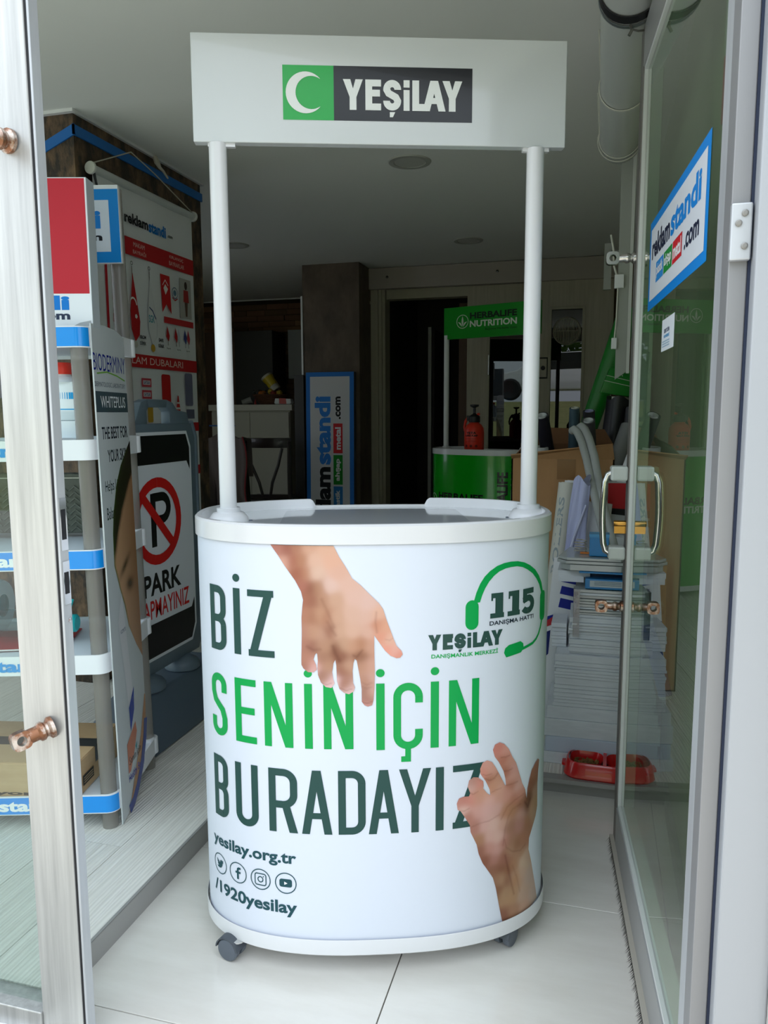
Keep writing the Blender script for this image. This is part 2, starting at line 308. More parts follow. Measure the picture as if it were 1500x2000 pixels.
HAND_TOP=dict(o=[(-0.229,0.969),(-0.213,0.947),(-0.199,0.925),(-0.177,0.894),(-0.165,0.871),(-0.161,0.853),(-0.163,0.838),(-0.165,0.816),(-0.165,0.783),(-0.166,0.75),(-0.167,0.722),(-0.167,0.713),(-0.163,0.705),(-0.153,0.697),(-0.141,0.697),(-0.134,0.703),(-0.136,0.714),(-0.141,0.725),(-0.138,0.735),(-0.135,0.739),(-0.133,0.737),(-0.132,0.722),(-0.133,0.706),(-0.132,0.691),(-0.126,0.675),(-0.116,0.665),(-0.104,0.663),(-0.097,0.673),(-0.1,0.683),(-0.102,0.698),(-0.099,0.717),(-0.095,0.725),(-0.093,0.712),(-0.092,0.678),(-0.087,0.661),(-0.077,0.652),(-0.067,0.649),(-0.057,0.655),(-0.054,0.664),(-0.058,0.674),(-0.059,0.7),(-0.057,0.717),(-0.054,0.726),(-0.05,0.723),(-0.047,0.706),(-0.043,0.683),(-0.04,0.66),(-0.04,0.632),(-0.034,0.624),(-0.027,0.621),(-0.018,0.624),(-0.015,0.636),(-0.013,0.66),(-0.012,0.699),(-0.013,0.744),(-0.013,0.777),(-0.001,0.759),(0.01,0.743),(0.021,0.732),(0.034,0.726),(0.042,0.727),(0.047,0.734),(0.045,0.741),(0.034,0.753),(0.028,0.768),(0.022,0.785),(0.014,0.807),(0.006,0.833),(-0.003,0.846),(-0.019,0.862),(-0.04,0.884),(-0.058,0.899),(-0.071,0.923),(-0.084,0.944),(-0.096,0.968)],
 c=[(-0.211,0.962,'b5786a'),(-0.194,0.957,'9c5f50'),(-0.172,0.965,'b07a62'),(-0.151,0.966,'d3a48c'),(-0.108,0.964,'dcae96'),(-0.199,0.935,'d9a795'),(-0.184,0.936,'a5644f'),(-0.162,0.936,'b27c60'),(-0.14,0.936,'ddb39f'),(-0.098,0.937,'dfae97'),(-0.168,0.909,'a0604c'),(-0.154,0.909,'b98266'),(-0.136,0.91,'debba9'),(-0.087,0.91,'dcae9b'),(-0.161,0.882,'b07060'),(-0.145,0.877,'8f5744'),(-0.129,0.877,'b5866a'),(-0.104,0.883,'e0bdb2'),(-0.066,0.888,'deb4a4'),(-0.158,0.855,'a86c58'),(-0.142,0.853,'9a6450'),(-0.122,0.855,'b98a70'),(-0.093,0.855,'cda28a'),(-0.056,0.86,'deb6a8'),(-0.024,0.844,'dfb9ae'),(-0.159,0.822,'b37c66'),(-0.142,0.817,'a8745c'),(-0.126,0.822,'c4967a'),(-0.112,0.817,'ad775e'),(-0.094,0.817,'cfa48c'),(-0.056,0.822,'d9b09e'),(-0.026,0.816,'dbb2a3'),(-0.159,0.783,'b58270'),(-0.141,0.783,'c09278'),(-0.123,0.778,'c29680'),(-0.106,0.784,'95604c'),(-0.089,0.784,'d0a68e'),(-0.057,0.784,'d8ae9a'),(-0.024,0.783,'d8ad9c'),(-0.159,0.758,'b07a68'),(-0.141,0.753,'946050'),(-0.127,0.756,'b98c74'),(-0.111,0.754,'b98c72'),(-0.095,0.747,'87543f'),(-0.076,0.758,'c49a80'),(-0.057,0.754,'c8967c'),(-0.041,0.758,'b57f62'),(-0.022,0.753,'cc9c86'),(-0.155,0.728,'b27c68'),(-0.155,0.709,'9c6450'),(-0.141,0.702,'e8bcbc'),(-0.142,0.713,'d89f92'),(-0.122,0.728,'a47660'),(-0.111,0.711,'b98c72'),(-0.126,0.691,'9c6c58'),(-0.112,0.683,'a87a62'),(-0.106,0.67,'ecc5c8'),(-0.099,0.678,'eec8cc'),(-0.084,0.728,'8c5844'),(-0.081,0.7,'9a6450'),(-0.068,0.711,'c49880'),(-0.077,0.672,'a06a52'),(-0.066,0.666,'a8765c'),(-0.064,0.655,'e8c4c4'),(-0.058,0.661,'ecc6c6'),(-0.043,0.731,'8f5e48'),(-0.036,0.711,'bd8c74'),(-0.021,0.711,'d0a08e'),(-0.031,0.677,'b4826a'),(-0.019,0.682,'d0a498'),(-0.034,0.655,'94624e'),(-0.023,0.649,'b88c78'),(-0.028,0.634,'8e5c4a'),(-0.028,0.626,'dba09a'),(-0.017,0.654,'dcb0a8'),(-0.005,0.821,'e0b09a'),(-0.005,0.797,'c9866a'),(0.006,0.794,'e0a88e'),(0.002,0.771,'e09880'),(0.019,0.765,'e2b4a0'),(0.016,0.743,'ea9c88'),(0.032,0.743,'e8b4a8'),(0.04,0.734,'e0907c')],
 k=[([(-0.11,0.806),(-0.1,0.787),(-0.094,0.778)],0.8,0.0047),([(-0.122,0.855),(-0.11,0.828),(-0.097,0.795)],0.82,0.0047),([(-0.154,0.753),(-0.141,0.745),(-0.127,0.747)],0.78,0.0047),([(-0.1,0.754),(-0.095,0.739),(-0.087,0.723)],0.7,0.0059),([(-0.008,0.827),(-0.01,0.805),(-0.007,0.783)],0.8,0.0029),([(-0.057,0.734),(-0.05,0.73),(-0.038,0.745)],0.75,0.0035),([(-0.04,0.675),(-0.029,0.669),(-0.018,0.674)],0.85,0.0023),([(-0.04,0.666),(-0.03,0.661),(-0.019,0.664)],0.86,0.0023),([(0.01,0.768),(0.019,0.765),(0.027,0.77)],0.85,0.0018),([(-0.038,0.631),(-0.028,0.628),(-0.017,0.632)],0.72,0.0018),([(-0.086,0.663),(-0.073,0.657),(-0.06,0.661)],0.75,0.0019),([(-0.127,0.675),(-0.114,0.67),(-0.103,0.674)],0.75,0.0019)])
HAND_BOT=dict(o=[(0.284,0.082),(0.274,0.126),(0.265,0.17),(0.257,0.197),(0.249,0.21),(0.23,0.239),(0.22,0.263),(0.215,0.286),(0.2,0.318),(0.198,0.335),(0.188,0.352),(0.176,0.371),(0.169,0.375),(0.167,0.39),(0.172,0.401),(0.183,0.404),(0.195,0.403),(0.198,0.41),(0.192,0.426),(0.195,0.44),(0.205,0.446),(0.216,0.444),(0.229,0.433),(0.23,0.422),(0.229,0.416),(0.239,0.403),(0.247,0.397),(0.245,0.411),(0.235,0.432),(0.222,0.451),(0.221,0.463),(0.227,0.476),(0.238,0.48),(0.25,0.474),(0.259,0.461),(0.269,0.443),(0.286,0.411),(0.288,0.413),(0.286,0.427),(0.281,0.446),(0.268,0.47),(0.257,0.485),(0.252,0.502),(0.257,0.513),(0.269,0.516),(0.281,0.51),(0.294,0.496),(0.305,0.474),(0.316,0.458),(0.326,0.432),(0.337,0.403),(0.348,0.384),(0.352,0.367),(0.354,0.361),(0.356,0.384),(0.363,0.405),(0.372,0.424),(0.388,0.436),(0.401,0.44),(0.408,0.434),(0.403,0.411),(0.4,0.38),(0.402,0.323),(0.394,0.302),(0.378,0.278),(0.366,0.258),(0.365,0.231),(0.377,0.196),(0.391,0.15),(0.412,0.085),(0.367,0.079),(0.325,0.08)],
 c=[(0.291,0.091,'8c5c48'),(0.314,0.096,'b08468'),(0.357,0.09,'c8a08a'),(0.271,0.161,'8c6048'),(0.29,0.149,'b08c6c'),(0.313,0.134,'b8906e'),(0.347,0.127,'c4a490'),(0.39,0.106,'c4aa9c'),(0.265,0.194,'9a7058'),(0.282,0.189,'b28e70'),(0.299,0.183,'84523c'),(0.311,0.185,'c09a80'),(0.323,0.179,'b5835c'),(0.338,0.182,'c8a894'),(0.373,0.167,'c0a698'),(0.257,0.214,'936450'),(0.278,0.215,'8a5c44'),(0.299,0.202,'8c583e'),(0.316,0.209,'b08264'),(0.344,0.205,'ccb09a'),(0.363,0.216,'c0a08c'),(0.238,0.244,'8c5844'),(0.26,0.241,'b07c70'),(0.284,0.232,'9c6858'),(0.227,0.271,'94604e'),(0.246,0.273,'c49084'),(0.267,0.261,'cc9c92'),(0.288,0.243,'94604c'),(0.302,0.251,'b08a70'),(0.33,0.24,'b0866c'),(0.224,0.295,'a87a5c'),(0.246,0.297,'d4aaa0'),(0.269,0.292,'d8b0a6'),(0.287,0.274,'b88074'),(0.302,0.27,'a07660'),(0.326,0.256,'94684e'),(0.346,0.261,'a8765e'),(0.211,0.328,'b07a6c'),(0.233,0.328,'d4a8a0'),(0.259,0.325,'d8b2a8'),(0.279,0.32,'cca090'),(0.301,0.307,'a07460'),(0.333,0.304,'b08074'),(0.36,0.3,'a07056'),(0.195,0.355,'b47a6c'),(0.213,0.364,'d4a298'),(0.238,0.365,'d8aaa4'),(0.265,0.36,'d4a8a0'),(0.286,0.349,'b88468'),(0.308,0.349,'b08062'),(0.337,0.333,'bf9488'),(0.381,0.31,'b08c76'),(0.183,0.374,'e0bab0'),(0.177,0.39,'c08074'),(0.191,0.394,'c47c70'),(0.201,0.396,'d89488'),(0.219,0.393,'cf9a88'),(0.244,0.388,'dcacA4'),(0.271,0.389,'d09c8c'),(0.292,0.39,'cf9688'),(0.315,0.371,'b87c68'),(0.337,0.352,'9c6850'),(0.355,0.343,'6c4430'),(0.38,0.336,'b48c74'),(0.206,0.431,'b4867a'),(0.202,0.42,'d8b0a8'),(0.219,0.427,'d88c80'),(0.213,0.406,'c48c74'),(0.225,0.406,'d09c84'),(0.238,0.402,'d8a490'),(0.237,0.468,'d8a094'),(0.231,0.453,'d89080'),(0.247,0.454,'d4a090'),(0.244,0.434,'a87058'),(0.257,0.422,'cf9c84'),(0.251,0.411,'c88c70'),(0.271,0.407,'d4a290'),(0.269,0.503,'cf8478'),(0.283,0.491,'dca094'),(0.279,0.475,'b87460'),(0.298,0.464,'d09888'),(0.291,0.445,'a8664c'),(0.305,0.447,'d4a098'),(0.306,0.423,'d8a498'),(0.303,0.411,'b07058'),(0.325,0.399,'d4a49a'),(0.331,0.379,'cc9080'),(0.396,0.424,'a87464'),(0.382,0.411,'a4705c'),(0.374,0.389,'8c5c48'),(0.389,0.364,'b08a78'),(0.364,0.361,'6c4632'),(0.387,0.339,'a88468')],
 k=[([(0.202,0.33),(0.22,0.335),(0.245,0.337),(0.272,0.346)],0.78,0.0021),([(0.276,0.333),(0.293,0.359),(0.315,0.369),(0.343,0.375)],0.78,0.0026),([(0.283,0.269),(0.287,0.305),(0.296,0.334),(0.308,0.349),(0.332,0.354)],0.78,0.0026),([(0.234,0.438),(0.244,0.432),(0.257,0.435),(0.265,0.445)],0.65,0.0021),([(0.227,0.449),(0.237,0.445),(0.25,0.447)],0.75,0.0016),([(0.282,0.446),(0.294,0.444),(0.305,0.447)],0.68,0.0021),([(0.274,0.48),(0.286,0.478),(0.297,0.48)],0.7,0.0019),([(0.289,0.411),(0.306,0.41),(0.322,0.411)],0.72,0.0023),([(0.247,0.402),(0.26,0.406),(0.275,0.408)],0.78,0.0018),([(0.287,0.281),(0.292,0.261),(0.31,0.246),(0.335,0.24),(0.352,0.249)],0.75,0.0026),([(0.289,0.243),(0.296,0.216),(0.305,0.181),(0.317,0.139)],0.68,0.0035),([(0.311,0.211),(0.325,0.178),(0.336,0.138)],0.82,0.0029),([(0.347,0.354),(0.359,0.338),(0.366,0.354)],0.6,0.0035),([(0.172,0.374),(0.184,0.37),(0.196,0.375)],0.75,0.0018),([(0.193,0.414),(0.205,0.406),(0.216,0.411)],0.72,0.0018),([(0.197,0.442),(0.21,0.444),(0.222,0.435)],0.8,0.0014),([(0.171,0.4),(0.184,0.403),(0.196,0.4)],0.82,0.0014)])

# =================================================================== THE SETTING
CEIL = 2.45; PZ = 0.06; BY = 6.495; RW = 0.25
TILE = mat('cream_tile', 'e0ddd6', 0.16, coat=0.3, vary=('d6d2ca', 3, (1, 4, 1), 0.35, 0.7))
GROUT = mat('grout', '77736c', 0.9)
def woodmat(name, a, b, scl=3.0, stretch=(14, 0.9, 6), lo=0.38, hi=0.62, rough=0.5, bump=0.35):
    m = mat(name, a, rough, vary=(b, scl, stretch, lo, hi)); t = m.node_tree; bs = t.nodes['Principled BSDF']
    mp = [n for n in t.nodes if n.type == 'MAPPING'][0]
    w = t.nodes.new('ShaderNodeTexWave'); w.inputs['Scale'].default_value = 1.5; w.inputs['Distortion'].default_value = 11; w.inputs['Detail'].default_value = 4; w.inputs['Detail Scale'].default_value = 0.9
    t.links.new(mp.outputs[0], w.inputs['Vector']); bp = t.nodes.new('ShaderNodeBump'); bp.inputs['Strength'].default_value = bump; bp.inputs['Distance'].default_value = 0.004
    t.links.new(w.outputs['Fac'], bp.inputs['Height']); t.links.new(bp.outputs[0], bs.inputs['Normal'])
    r = [n for n in t.nodes if n.type == 'VALTORGB'][0]; mx = t.nodes.new('ShaderNodeMix'); mx.data_type = 'RGBA'; mx.blend_type = 'MULTIPLY'; mx.inputs[0].default_value = 0.13
    t.links.new(r.outputs[0], mx.inputs[6]); t.links.new(w.outputs['Color'], mx.inputs[7]); t.links.new(mx.outputs[2], bs.inputs['Base Color'])
    return m
LAM = woodmat('grey_oak_laminate', 'ebe9e2', 'cfccc5', 3.0, (20, 1.0, 6), 0.30, 0.75)
LAM2 = woodmat('grey_oak_laminate_paler', 'eeece6', 'd6d3cc', 2.6, (20, 1.0, 6), 0.30, 0.75)
SLATE = mat('rusty_slate_laminate', '2a2119', 0.6, vary=('8a6c4e', 6, (3.2, 3.2, 1.4), 0.42, 0.78), bump=(60, 0.5))
PIERM = mat('brown_stone_laminate', '4a3f36', 0.6, vary=('6c5c4e', 3, (2, 2, 1), 0.35, 0.7), bump=(40, 0.3))
PLASTER = mat('cream_wall_paint', 'aaa593', 0.8)
CEILM = mat('ceiling_paint', 'e0e1dc', 0.85)
OLIVE = mat('pale_olive_panel', 'bfc4aa', 0.45, vary=('adb396', 4, (8, 8, 0.25), 0.3, 0.7))
CREAM = mat('cream_oak_foil', 'b3ab9b', 0.5, vary=('a39b8a', 5, (10, 10, 0.5), 0.3, 0.7))
NOSE = mat('step_trim', '9b9a97', 0.45, 0.2)

fl = obj('floor', G().box(-4.3, 1.05, -0.12, 0.5, 8.1, -0.012), GROUT, kind='structure')
def tile_piece(x0, y0, x1, y1):
    g = 0.0014; obj('tile', G().box(x0+g, y0+g, -0.012, x1-g, y1-g, 0.0), TILE, fl, bevel=0.0006, seg=1)
for x0, x1 in ((-1.067, -0.40), (-0.40, 0.20), (0.20, RW)):
    for y0, y1 in ((1.05, 1.26), (1.26, 1.86), (1.86, 2.46)): tile_piece(x0, y0, x1, y1)
pf = obj('floor_raised', G().box(-4.3, 1.21, -0.012, -1.069, 2.46, 0.048).box(-4.3, 2.462, -0.012, RW, 8.1, 0.048), GROUT, kind='structure')
PW = 0.192
k = 0; y_off = [0.0, 0.55, 0.2, 0.8, 0.4]
for ix in range(24):
    xa = -4.3 + ix*PW; xb = min(xa+PW, RW)
    if xa > RW-0.02: break
    y0 = 1.21 if xa < -1.1 else 2.462
    if xa < -1.069 < xb: xs = [(xa, -1.069, 1.21, 2.462), (xa, xb, 2.462, 8.1)]
    else: xs = [(xa, xb, y0, 8.1)]
    for xa_, xb_, ya, ye in xs:
        y = ya; n = 0
        while y < ye-0.01:
            ln = 1.38 if n else 0.5+y_off[ix % 5]
            yn = min(y+ln, ye)
            if xa_ < -2.6 and yn < 2.8 and xa_ < -3.2: y = yn; n += 1; continue
            obj('plank', G().box(-(xb_-xa_)/2+0.0008, 0.0008, -0.012, (xb_-xa_)/2-0.0008, yn-y-0.0008, 0), LAM if (ix+n) % 2 else LAM2, pf, loc=((xa_+xb_)/2, y, PZ))
            y = yn; n += 1
obj('trim_1', G().box(-1.069, 1.17, 0.0, -1.063, 2.462, PZ+0.001).box(-1.071, 1.17, PZ, -1.063, 2.44, PZ+0.0015), NOSE, kind='structure')
obj('trim_2', G().box(-1.085, 2.418, PZ-0.012, RW, 2.455, PZ+0.0025).box(-1.063, 2.455, 0.0, RW, 2.462, PZ), NOSE, kind='structure')

obj('ceiling', G().box(-4.3, 1.15, CEIL, 0.5, 8.1, CEIL+0.1), CEILM, kind='structure')
# front: wall round the shop front, seen only by the light that comes in
REND = mat('beige_render', 'b7a69b', 0.9, bump=(300, 0.4))
obj('wall_front', G().box(-4.3, 1.08, 2.32, 0.9, 1.25, 3.3).box(0.273, 1.03, -0.02, 1.2, 1.2, 3.3), REND, kind='structure')
obj('wall_right', G().box(RW, 1.16, -0.012, RW+0.1, 8.1, CEIL), OLIVE, kind='structure')
obj('baseboard_right', G().box(RW-0.014, 1.2, 0, RW, 2.415, 0.055), NOSE, kind='structure')
obj('wall_back', G().box(-1.9, BY, PZ-0.01, -1.775, BY+0.12, CEIL).box(-1.775, BY, 2.20, -0.5, BY+0.12, CEIL).box(0.09, BY, PZ-0.01, RW, BY+0.12, CEIL, 1).box(-0.55, BY+0.06, PZ-0.01, 0.09, BY+0.12, CEIL), [PLASTER, mat('brown_board', '6b563c', 0.7)], kind='structure')
# the dark side room beyond the sliding door
DARK = mat('unlit_room_dark', '2a2624', 0.8)  # near-black walls: the room's lack of light is put into the colour
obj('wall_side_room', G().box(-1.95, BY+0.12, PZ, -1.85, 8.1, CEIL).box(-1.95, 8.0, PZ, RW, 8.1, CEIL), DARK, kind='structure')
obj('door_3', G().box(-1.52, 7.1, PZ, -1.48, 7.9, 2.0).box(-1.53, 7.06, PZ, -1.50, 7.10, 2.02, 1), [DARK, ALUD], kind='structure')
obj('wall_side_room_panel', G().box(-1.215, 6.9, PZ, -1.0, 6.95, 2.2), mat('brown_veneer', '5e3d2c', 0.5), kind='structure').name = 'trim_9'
# left: slate-clad column with a blue ribbon round it
obj('wall_left', G().box(-3.3, 2.81, PZ-0.01, -2.07, 3.84, CEIL), SLATE, kind='structure')
obj('trim_3', G().box(-3.3, 2.79, CEIL-0.012, -2.055, 3.86, CEIL), WHITE, kind='structure')
obj('wall_left_outer', G().box(-4.4, 1.2, -0.01, -4.3, 8.1, 0.7).box(-4.4, 1.2, 2.35, -4.3, 8.1, CEIL).box(-4.4, 2.7, 0.7, -4.3, 4.2, 2.35).box(-4.4, 4.7, 0.7, -4.3, 8.1, 2.35), PLASTER, kind='structure')  # unseen outer wall; two window openings added to let daylight into the back
# pier at the back
obj('wall_pier', G().box(-2.39, 6.12, PZ-0.01, -1.9, 6.5, CEIL), PIERM, kind='structure')
obj('wall_pier_side', G().box(-2.1, 6.5, PZ-0.01, -1.9, 8.1, CEIL).box(-1.9, 6.45, PZ-0.01, -1.86, 6.52, CEIL), PLASTER, kind='structure')
obj('trim_4', G().box(-2.405, 6.11, 1.56, -2.39, 6.14, 2.2), WHITE, kind='structure')
# far left back wall of stone cladding, every strip its own piece
wb = obj('wall_far_back', G().box(-4.3, 7.82, PZ-0.01, -2.1, 7.95, CEIL), mat('cladding_mortar', '2c221c', 0.9), kind='structure')
bms = [mat('cladding_stone_a', '6a4a38', 0.85, bump=(60, 0.6)), mat('cladding_stone_b', '59412f', 0.85, bump=(60, 0.6)), mat('cladding_stone_c', '7d5d46', 0.85, bump=(60, 0.6))]
rb = random.Random(3); zz = 1.32; srcs = []
for m_ in bms:
    s_ = obj('stone_strip', G().box(0, -0.02, 0.002, 1, 0, 0.058), m_, wb, loc=(-2.3, 7.82, 0.2), bevel=0.002, seg=1); s_.scale = (0.15, 1, 1); srcs.append(s_)
zz = 1.2
while zz < CEIL-0.05:
    x = -4.25 - rb.random()*0.1
    while x < -2.45:
        w_ = rb.uniform(0.14, 0.34); piece(rb.choice(srcs), wb, (x, 7.82, zz), sc=(min(w_, -2.42-x)-0.004, rb.uniform(0.5, 1.5), 1)); x += w_
    zz += 0.06
obj('trim_5', G().box(-4.3, 7.78, CEIL-0.012, -2.1, 7.80, CEIL), WHITE, kind='structure')

# left shop window: pane, stile, bottom rail
win = sroot('window_1', (0, 0, 0))
obj('stile', G().box(-1.029, 1.155, 0.0, -0.936, 1.186, 2.3), ALU, win, bevel=0.002)
obj('gasket', G().box(-0.936, 1.158, 0.0, -0.931, 1.18, 2.3), GASK, win)
obj('glass_gasket', G().box(-1.033, 1.165, 0.07, -1.029, 1.183, 2.25), GASK, win)
obj('closing_flange', G().box(-0.931, 1.157, 0.0, -0.926, 1.180, 2.3), ALUW, win, bevel=0.0012)
for za, zb_ in ((0.995, 1.09), (0.895, 0.975)):
    q = obj('strike_plate', G().box(-0.926, 1.160, za, -0.9245, 1.178, zb_), CHROME, win); obj('latch_hole', G().box(-0.9244, 1.163, za+0.02, -0.9238, 1.174, zb_-0.02), GASK, q)
obj('screw', G().lathe([(0.005, 0), (0.005, 0.002), (0, 0.0025)], (-0.926, 1.172, 0.865), axis='x', n=10), CHROME, win)
obj('bottom_rail', G().box(-4.3, 1.15, 0.0, -1.029, 1.205, 0.062), ALU, win, bevel=0.002)
obj('sill_bead', G().box(-4.3, 1.135, 0.0, -1.029, 1.15, 0.02), WHITE, win)
obj('top_rail', G().box(-4.3, 1.15, 2.24, -1.029, 1.205, 2.32), ALU, win)
obj('left_stile', G().box(-4.3, 1.155, 0.062, -4.21, 1.205, 2.24), ALU, win)
obj('pane', G().box(-4.21, 1.175, 0.062, -1.031, 1.181, 2.24), PANE2, win)  # unseen left stretch widened to let more daylight into the shop
# padlock studs on the stile
def stud(parent, base, ax, ln=0.06, side=1, m=RUST, hole=(1, 0, 0), name='padlock_stud', nk=0.85):
    """round neck with a squared eye at its end, built along +x then turned"""
    g = G().lathe([(0.018*nk, 0), (0.018*nk, 0.006), (0.0125*nk, 0.010), (0.0125*nk, 0.014), (0.0155*nk, 0.018), (0.0155*nk, 0.024), (0.012*nk, 0.028), (0.012*nk, ln-0.018)], axis='x', n=18)
    R = 0.0165; r = 0.0088; n = 20; h = 0.011; c = ln-0.004
    sq = [(c+R*math.copysign(abs(math.cos(2*math.pi*i/n))**0.55, math.cos(2*math.pi*i/n)), R*math.copysign(abs(math.sin(2*math.pi*i/n))**0.55, math.sin(2*math.pi*i/n))) for i in range(n)]
    ci = [(c+r*math.cos(2*math.pi*i/n), r*math.sin(2*math.pi*i/n)) for i in range(n)]
    v = [(a, -h, b) for a, b in sq]+[(a, h, b) for a, b in sq]+[(a, -h, b) for a, b in ci]+[(a, h, b) for a, b in ci]; f = []
    for i in range(n):
        j = (i+1) % n; f += [(i, j, n+j, n+i), (2*n+i, 3*n+i, 3*n+j, 2*n+j), (i, 2*n+i, 2*n+j, j), (n+i, n+j, 3*n+j, 3*n+i)]
    g.add(v, f)
    q = Vector((1, 0, 0)).rotation_difference(Vector(ax)).to_matrix().to_4x4(); tw = Matrix.Rotation(side, 4, Vector(ax))
    g.xf(tw @ q); return obj(name, g, m, parent, loc=base, smooth=True)
stud(win, (-0.978, 1.156, 1.70), (-0.25, -1, -0.05), 0.062, 0.4, nk=1.15)
stud(win, (-0.965, 1.156, 0.662), (-0.62, -1, -0.22), 0.062, 0.5, nk=1.15)

# right jamb and fixed frame
jb = sroot('door_frame_right'); jb.name = 'trim_6'
obj('jamb', G().box(0.155, 1.10, -0.0, 0.178, 1.16, 2.32), mat('jamb_aluminium', '8f8f91', 0.45, 0.3), jb, bevel=0.0015)
obj('gasket', G().box(0.178, 1.098, 0.0, 0.1815, 1.15, 2.32), mat('navy_gasket', '1c2740', 0.6), jb)
obj('outer_frame', G().box(0.1815, 1.07, 0.0, 0.250, 1.16, 2.32), mat('outer_frame_aluminium', 'a4a7ac', 0.5, 0.2), jb, bevel=0.003)
obj('sealant', G().box(0.250, 1.055, 0.0, 0.273, 1.12, 2.32), mat('grey_sealant', 'c4c2be', 0.8, bump=(200, 0.5)), jb)
hp = obj('hinge_plate', G().box(0.154, 1.088, 1.43, 0.179, 1.10, 1.50), ALUW, jb, bevel=0.002)
for a_, z_ in ((0.170, 1.487), (0.163, 1.475), (0.171, 1.447)):
    obj('screw', G().lathe([(0.0042, 0), (0.0042, -0.002), (0.0025, -0.003)], (a_, 1.088, z_), axis='y', n=12), ALUD, hp)
obj('trim_7', G().box(-1.04, 1.15, 2.25, 0.2, 1.21, 2.32), ALU, kind='structure')

# ------------------------------------------------------------------ the open glass leaf
LA = Vector((0.180, 1.16, 0)); LB = Vector((0.096, 2.21, 0)); ang = math.atan2((LB-LA).y, (LB-LA).x)
leaf = sroot('door_1', LA, ang)       # local x runs from hinge to free edge, +y is the side that faces the opening
LL = (LB-LA).length; T2 = 0.017; T3 = 0.033
FR = mat('leaf_profile', 'a7a8a8', 0.4, 0.35); BEAD = mat('white_bead', 'd8dcda', 0.4)
obj('stile', G().box(LL-0.050, -T3, 0.012, LL, T2, 2.20), mat('free_stile_profile', '77746f', 0.45, 0.3), leaf, bevel=0.0015)
obj('stile', G().box(0.0, -T3, 0.012, 0.078, T2, 2.20), ALUW, leaf, bevel=0.0015)
obj('rail', G().box(0.078, -T3, 0.012, LL-0.050, T2, 0.125), FR, leaf, bevel=0.0015)
obj('rail', G().box(0.078, -T3, 2.10, LL-0.050, T2, 2.20), FR, leaf, bevel=0.0015)
b0, b1, z0, z1 = 0.078, LL-0.050, 0.125, 2.10
for s_ in (-1, 1):
    y0, y1 = (0.006, 0.014) if s_ > 0 else (-0.030, 0.002); w_ = 0.010
    g = G().box(b1-w_, y0, z0, b1, y1, z1).box(b0, y0, z0, b0+w_, y1, z1).box(b0, y0, z0, b1, y1, z0+w_).box(b0, y0, z1-w_, b1, y1, z1)
    obj('glazing_bead', g, BEAD, leaf)
obj('pane', G().box(b0, 0.002, z0, b1, 0.006, z1), PANE, leaf)
obj('brush_seal', G().box(0.02, 0.016, 0.0, LL-0.005, 0.028, 0.018), mat('seal_holder', 'b7b2a6', 0.6), leaf)
rbz = random.Random(5); g = G()
for i in range(260):
    x = 0.02+i*(LL-0.03)/260; dx = rbz.uniform(-0.004, 0.004); dy = rbz.uniform(0.0, 0.008)
    g.add([(x, 0.028, 0.012), (x+0.003, 0.028, 0.012), (x+dx, 0.032+dy, 0.0)], [(0, 1, 2)])
obj('brush_bristles', g, GASK, leaf, kind='stuff')
# pull handles, cylinder, studs
def dhandle(y):
    sg = 1 if y > 0 else -1; x = LL-0.028; pts = [(x, sg*T2, 1.08), (x, sg*(T2+0.03), 1.083), (x, sg*(T2+0.052), 1.07)]+[(x, sg*(T2+0.058+0.004*math.sin(math.pi*i/8)), 1.05-i*0.021) for i in range(9)]+[(x, sg*(T2+0.052), 0.862), (x, sg*(T2+0.03), 0.85), (x, sg*T2, 0.853)]

    h = obj('pull_handle', G().tube(pts, [0.011, 0.010, 0.009]+[0.0085]*9+[0.009, 0.010, 0.011], 14), CHROME, leaf, smooth=True)
    obj('handle_cap', G().box(x-0.022, sg*T2, 1.055, x+0.022, sg*(T2+0.045), 1.095).box(x-0.022, sg*T2, 0.838, x+0.022, sg*(T2+0.045), 0.875), mat('handle_cap_plastic', 'c9cfcb', 0.35), h, bevel=0.006)
dhandle(1); dhandle(-1)
cy = obj('lock_cylinder', G().lathe([(0.0085, T2), (0.0085, T2+0.03), (0.007, T2+0.032)], (LL-0.028, 0, 0.937), axis='y', n=20).box(LL-0.032, T2, 0.910, LL-0.024, T2+0.030, 0.937)
   .lathe([(0.0085, -T2-0.03), (0.0085, -T2)], (LL-0.028, 0, 0.937), axis='y', n=20), BRASS, leaf, smooth=True)
stud(leaf, (LL-0.03, T2, 1.64), (0, 1, 0), 0.062, 0.0, mat('bright_stud', 'c6c3be', 0.2, 0.95), name='padlock_stud')
stud(leaf, (LL-0.03, T2, 0.705), (0, 1, 0), 0.062, 0.0, RUST)
stud(leaf, (LL-0.03, -T2, 0.705), (0, -1, 0), 0.062, 0.0, RUST)
# stickers on the leaf, artwork u grows away from the hinge reversed so it reads from the opening
def on_leaf(y, sgn=1): return lambda u, v, L: Vector((1.0-u, y+sgn*0.0004*L, v))
a = Art(); u0, u1, v0, v1 = 1-0.835, 1-0.195, 1.478, 1.680
a.rect(u0, v0, u1, v1, '0c86dc', 1).rect(u0+0.022, v0+0.02, u1-0.022, v1-0.02, 'dde2ea', 2)
W_ = u1-u0
a.text('reklam', u0+0.045, 1.588, u0+0.045+0.235, 1.638, '1c2440', 3, 0.035).text('standi', u0+0.29, 1.588, u1-0.06, 1.642, '0c86dc', 3, 0.035)
for i, (w_, c_) in enumerate((('plastik', '2a8fdc'), ('ahşap', '1f8f3c'), ('metal', 'd3202c'))):
    q = u0+0.115+i*0.105; a.rect(q, 1.528, q+0.098, 1.572, c_, 3); a.text(w_, q+0.008, 1.536, q+0.09, 1.566, 'f0f0f2', 4, 0.03)
a.text('.com', u0+0.445, 1.532, u0+0.575, 1.560, '1c2440', 3, 0.03)
